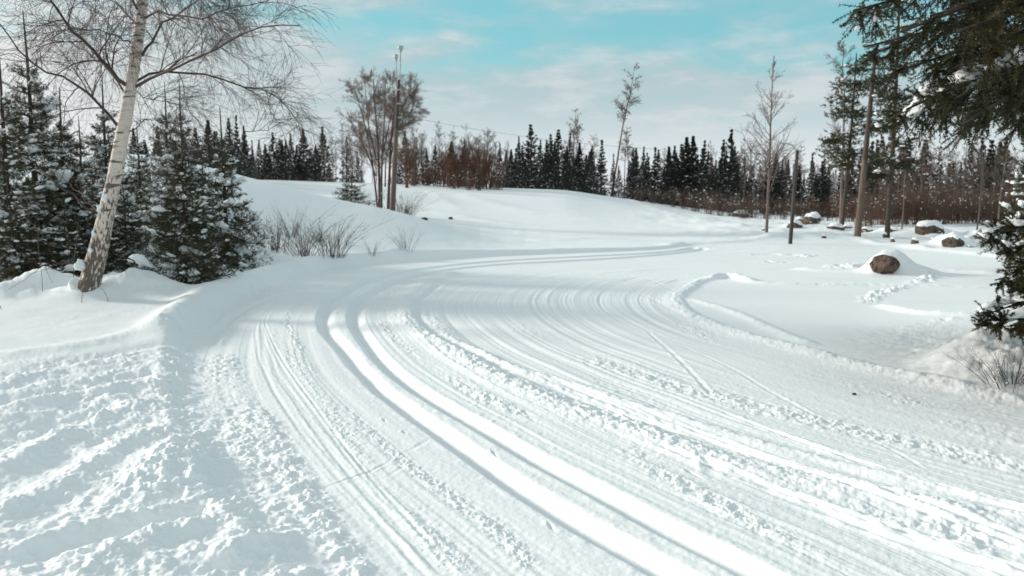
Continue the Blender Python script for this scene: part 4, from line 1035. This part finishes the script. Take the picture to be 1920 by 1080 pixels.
def cable(p, q, sag, label):
    t = np.linspace(0, 1, 40)[:, None]; P = p + (q - p) * t; P[:, 2] -= (4 * sag * t * (1 - t))[:, 0]
    a = Acc(); turned(a, P - p, np.full(40, .0038), 5); o = link('overhead_cable', a.mesh('overhead_cable', M['cable']), None, tuple(p)); tag(o, label, 'cable')
cable(at(-150, 160, 27), cable_a, .5, 'thin overhead cable running left from the floodlight pole across the sky')
cable(cable_a, tp2 - [0, 0, .1], .35, 'thin overhead cable running right from the floodlight pole to the lamp pole')

# ------------------------------------------------------------------ shrubs and stalks nearby
MS = [shrub_meshes(301, 1.25, M['twig_dark'], 44, 1.35, 14, 6, 0, .0062), shrub_meshes(302, 1.25, M['twig_dark'], 24, 1.1, 7, 5, 0, .0055), shrub_meshes(303, 1.25, M['twig_grey'], 34, 1.2, 14, 5, 2, .006)]
for px, by, ty, v, lb in [(452, 475, 388, 1, 'thin leaning bare shrub at the foot of the mound beside the spruces'), (520, 470, 385, 0, 'wide bare shrub in the left of the mound slope clump'), (572, 482, 400, 0, 'densest bare shrub in the middle of the mound slope, dark knots low down'),
                          (622, 482, 395, 0, 'bare shrub at the right of the mound slope clump'), (545, 445, 375, 1, 'bare shrub set higher up the mound slope behind the clump'), (600, 455, 400, 1, 'low bare shrub peeping above the right of the slope clump'), (697, 480, 440, 1, 'tiny lone twig shrub between the clump and the snowy tuft'), (762, 474, 418, 1, 'small fan shaped shrub with snow at its foot, last before the path')]:
    p = on_ground(px, by); t = at(px, ty, p[1]); h = t[2] - p[2]
    thing('bare_shrub', lb, 'shrub', (p[0], p[1], p[2] - .03), px * .7, h / 1.2, 'bare shrubs on the mound slope', MS[v])
for px, by, ty, v, lb in [(690, 383, 345, 2, 'greyish bush at the left foot of the big round tree'), (752, 385, 350, 2, 'pale grey bush right of the floodlight pole foot'), (768, 378, 356, 2, 'low pale bush at the right of the pole')]:
    p = on_ground(px, by, ) if False else at(px, by, 33); gz = ground_z(p[0], 33); t = at(px, ty, 33)
    thing('bare_shrub', lb, 'shrub', (p[0], 33, gz - .03), px * .3, (1.1, 1.1, (t[2] - gz) / 1.2), 'bushes round the pole foot', MS[v])
for px, ty, D, lb in [(655, 316, 36, 'small dark spruce left of the big round tree'), (762, 382, 29.5, 'tiny spruce sprig at the foot of the floodlight pole')]:
    p = at(px, ty, D); gz = ground_z(p[0], D); s = (p[2] - gz) / 3.2
    thing('spruce_tree', lb, 'spruce', (p[0], D, gz), px, (s * 1.7, s * 1.7, s) if D > 33 else max(s, .12), None, YS[2])
def stalk(px, by, h, lb, seed):
    rng = np.random.default_rng(seed); p = on_ground(px, by); a = Acc(); m = 8; z = np.linspace(0, 1, m)
    P = np.stack([rng.normal(0, .08) * z * h + .012 * np.cumsum(rng.normal(0, 1, m)) * z, rng.normal(0, .08) * z * h, z * h - .03], 1)[None]; Rr = (.0045 * np.linspace(1, .4, m))[None]
    tubes(a, P, Rr, 4); P1, R1 = grow(rng, P, Rr, 3, .4, .95, (30, 8), lambda t: -.3 + 0 * t, .6, 4, up=.05, rmin=.0015); tubes(a, P1, R1, 3)
    o = link('dry_stalk', a.mesh('dry_stalk', M['twig']), None, p); tag(o, lb, 'dry stalk', 'dry stalks on the bank')
for i, (px, by, h, lb) in enumerate([(245, 550, .38, 'dry stalk right of the birch foot'), (232, 545, .25, 'short dry stalk closest to the birch foot on its right'), (3, 580, .22, 'dry stalk at the very left edge'), (153, 570, .3, 'dry stalk in front of the birch foot'), (322, 545, .9, 'long curved dry stem rising before the bushy spruce'),
                                     (80, 560, .9, 'tall thin stem left of the birch foot'), (135, 555, 1.1, 'tall thin stem beside the birch trunk on its left'), (452, 500, .5, 'dry stalk by the rounded snow hump'), (205, 568, .2, 'bent little stalk before the birch roots')]): stalk(px, by, h, lb, 400 + i)

# ------------------------------------------------------------------ stones
def stone(px, py, wpx, hpx, lb, seed, cap=.7, D=None, sink=.25, name='boulder', lift=0.0):
    rng = np.random.default_rng(seed)
    if D is None: p = on_ground(px, py)
    else: q = at(px, py, D); p = (q[0], D, ground_z(q[0], D))
    s = p[1] / FPX; rx = wpx * s / 2; rz_ = hpx * s / (1 - sink) / 2
    T, F = ICO[4]; q = T * 1.3 + rng.uniform(-9, 9, 3)
    k = 1 + .22 * vn(q[:, 0] + q[:, 2], q[:, 1] - q[:, 2] * .6, seed) + .09 * vn(q[:, 0] * 3 + q[:, 2] * 2, q[:, 1] * 3 + q[:, 2] * 2, seed + 1) + .035 * vn(q[:, 0] * 9 - q[:, 2] * 6, q[:, 1] * 9 + q[:, 2] * 7, seed + 2)
    V = T * k[:, None]
    for _ in range(5):
        n = unit(rng.normal(size=3)); d = V @ n; c = rng.uniform(.72, .9); V = V - np.outer(np.clip(d - c, 0, None), n) * .85
    V = V * np.array([rx, rx * .8, rz_])
    o = thing(name, lb, 'boulder', (p[0], p[1], p[2] + rz_ * (1 - 2 * sink) * .5 + lift), 0)
    link('stone', new_mesh('boulder_stone', V, [F], [M['rock']], True), o)
    if cap:
        a = Acc(); n = 2
        T2 = T.copy(); top = sst(-.05 + (1 - cap) * .6, .55, T2[:, 2] + .16 * vn(T[:, 0] * 2.5, T[:, 1] * 2.5, seed + 5) + .25 * T[:, 0] + .12 * T[:, 1])
        V2 = V * (.96) + np.array([0, 0, 1.]) * (top * (.12 * rz_ + .01))[:, None] + V * (top * .045)[:, None]
        V2[:, 2] -= (1 - top) * rz_ * .06
        link('snow_cap', new_mesh('boulder_snow', V2, [F], [M['snow']], True), o)
    return o
stone(1661, 503, 52, 28, 'rounded brown boulder half under a smooth snow mound, alone in the open field', 6, 0, D=14.88, sink=.25, lift=.14)
for i, (px, py, w, h, lb) in enumerate(ST): stone(px, py, w * 1.15, h * 1.55, lb, 20 + i, .35, sink=.3)
for px, py, w, lb in [(797, 412, 12, 'tiny dark clod on the hill snow right of the pole'), (845, 411, 10, 'tiny pale clod of grass on the hill snow'), (1602, 740, 9, 'small dark bark lump on the snow before the right spruce')]: stone(px, py, w, w * .5, lb, int(px), 0, name='dirt_clod')

# ------------------------------------------------------------------ the big spruce at the right edge
def big_spruce():
    rng = np.random.default_rng(3); x0, y0 = 5.0, 6.1; gz = ground_z(x0, y0)
    tr = Acc(); cr = Acc(); sn = Acc()
    z = np.linspace(0, 9.5, 16); TP = np.stack([x0 + 0 * z, y0 + 0 * z, gz - .1 + z], 1)[None]; tubes(tr, TP, (.16 * (1 - z / 9.6) + .015)[None], 14)
    B = []
    def br(tx, ty, D, z0, arch=.2):
        t = at(tx, ty, D); s = np.array([x0, y0, z0]); m = (s + t) / 2 + [0, 0, arch]; B.append((pline([s, s + (m - s) * .6 + [0, 0, arch * .3], m, m + (t - m) * .6 + [0, 0, arch * .15], t], 12)))
    for q in [(1600, 20, 5.2, 3.25, .05), (1622, 88, 5.5, 2.95, .05), (1670, -60, 5.0, 3.5, .1), (1690, 60, 4.6, 3.1, .12), (1695, 130, 5.2, 2.75, .1), (1672, 238, 5.6, 2.55, .22), (1700, 205, 5.0, 2.5, .18), (1745, 215, 4.7, 2.6, .2),
              (1790, 190, 5.6, 2.6, .2), (1800, 235, 4.4, 2.5, .15), (1860, 200, 4.6, 2.5, .15), (1745, 30, 4.4, 3.0, .1), (1790, 60, 4.2, 2.9, .1), (1710, -20, 6.0, 3.4, .2), (1700, 100, 6.0, 3.0, .2), (1770, 140, 5.0, 2.8, .2), (1840, 100, 4.3, 2.7, .1),
              (1820, -60, 4.3, 3.2, .1), (1760, -100, 5.4, 3.6, .1), (1880, 20, 5.2, 2.9, .2), (1900, 150, 6.0, 2.8, .2), (1890, -40, 4.6, 3.2, .1), (1850, 20, 6.2, 3.2, .2), (1840, 240, 6.2, 2.6, .2), (1900, 230, 5.4, 2.5, .15)]: br(*q)
    nup = len(B)
    for q in [(1852, 440, 6.2, 1.25, .12), (1880, 435, 5.8, 1.2, .1), (1890, 470, 6.6, 1.1, .1), (1866, 525, 6.3, .95, .06), (1880, 530, 6.0, .9, .06), (1842, 592, 6.2, .72, .10), (1850, 615, 5.9, .6, .08), (1895, 610, 5.7, .55, .05), (1890, 560, 6.6, .8, .05), (1905, 500, 5.6, .95, .05)]: br(*q)
    nlow = len(B)
    # the rest of the tree, outside the picture
    for i in range(70):
        zz = rng.uniform(2.6, 9.0); a = rng.uniform(-1.9, 1.9); L = (9.6 - zz) * .36 + .3
        s = np.array([x0, y0, gz + zz]); t = s + [math.cos(a) * L, math.sin(a) * L, -.12 * L]
        if t[0] / t[1] * FPX < 1010 and t[2] < 5: continue
        B.append(pline([s, (s + t) / 2 + [0, 0, .1], t], 12))
    B = np.array(B); BR = .028 * np.linspace(1, .22, 12)[None] * np.ones((len(B), 1)); BR[nup:nlow] *= .7
    tubes(tr, B, BR, 7)
    def clothe(Bs, BRs, n1, hang, l1, n2, dens):
        P1, R1 = grow(rng, Bs, BRs, n1, .22, .99, (50, 10), lambda t: l1 * (1.12 - .95 * t), .45, 7, up=-hang * .6, wander=.05, curl=-hang, flat=.75, rmin=.003)
        P2, R2 = grow(rng, P1, R1, n2, .12, .95, (44, 9), lambda t: l1 * .42 * (1.2 - t * .8), .6, 4, up=-hang * .7, wander=.05, flat=.4, rmin=.002)
        tubes(tr, P1, R1, 4); tubes(tr, P2, R2 * .8, 3)
        for P, n in ((P1, 230), (P2, 125), (Bs[:, 2:], 420)): needles(cr, rng, P, int(n * dens), .021, .0042, (56, 14), .0)
        return P1
    A = clothe(B[:nup], BR[:nup], 25, .13, .62, 7, .95)
    A2 = clothe(B[nup:nlow], BR[nup:nlow], 18, .03, .36, 7, 1.0)
    clothe(B[nlow:], BR[nlow:], 9, .08, .5, 4, .35)
    # snow: a few named pillows and small scatter
    for bi_, t0, t1, w, n in [(5, .60, .93, .075, 14), (6, .52, .80, .085, 11), (7, .55, .75, .06, 6), (0, .62, .8, .04, 6), (17, .55, .85, .09, 9), (12, .5, .7, .06, 6), (8, .5, .8, .07, 8), (20, .4, .7, .06, 7), (18, .6, .9, .05, 6), (15, .5, .7, .04, 4),
                              (nup, .5, .95, .05, 12), (nup + 1, .5, .9, .05, 8), (nup + 5, .5, .92, .055, 12), (nup + 6, .5, .9, .05, 8), (nup + 4, .5, .9, .045, 8), (nup + 3, .6, .9, .03, 5), (nup + 2, .6, .9, .04, 6)]:
        tt = np.linspace(t0, t1, n); q, tn, _ = sample(B, BR, np.full(n, bi_), tt); ww = w * rng.uniform(.55, 1.25, n)
        q = q + rng.normal(0, .035, (n, 3)) * [1, 1, .1] + np.array([0, 0, .03])
        blobs(sn, rng, q, np.stack([ww * rng.uniform(1.1, 1.9, n), ww, ww * rng.uniform(.45, .7, n)], 1), 3, tn, .6)
    bi = rng.integers(0, len(A), 34); p, tn, _ = sample(A, np.zeros(A.shape[:2]), bi, rng.uniform(.2, .7, 34)); s = rng.uniform(.010, .030, 34)
    blobs(sn, rng, p + [0, 0, .012], np.stack([s * 1.6, s, s * .6], 1), 2, tn, .5)
    o = thing('spruce_tree', 'huge dark green spruce whose drooping branches overhang the right edge', 'spruce', (x0, y0, gz))
    for pn, a, mt in (('trunk', tr, M['bark']), ('crown', cr, M['needles_big']), ('snow', sn, M['snow'])):
        c = link(pn, a.mesh('big_spruce_' + pn, mt, pn != 'crown'), o); c.location = (-x0, -y0, -gz)
        if pn == 'snow': c['kind'] = 'stuff'
big_spruce()
for px, ty, D, v, rz, lb in [(1965, 120, 15.5, 0, 1.0, 'snowy spruce half seen behind the overhanging branches at the right edge'), (2030, 60, 13.0, 1, 2.0, 'spruce just outside the right edge whose branch tips show')]:
    p = at(px, ty, D); gz = ground_z(p[0], D); s = (p[2] - gz) / YH[v]
    thing('spruce_tree', lb, 'spruce', (p[0], D, gz), rz, (s * .9, s * .9, s), 'snowy spruces behind the right edge', YS[v])
a_ = shrub_meshes(500, .42, M['twig_dark'], 40, 1.6, 26, 5, 2, .006)
x_, y_ = on_plane(1900, 705, .12)
thing('bare_shrub', 'tangle of dead twigs poking from the snow pile at the right edge', 'shrub', (x_, y_, ground_z(x_, y_)), 0, 1, None, a_)
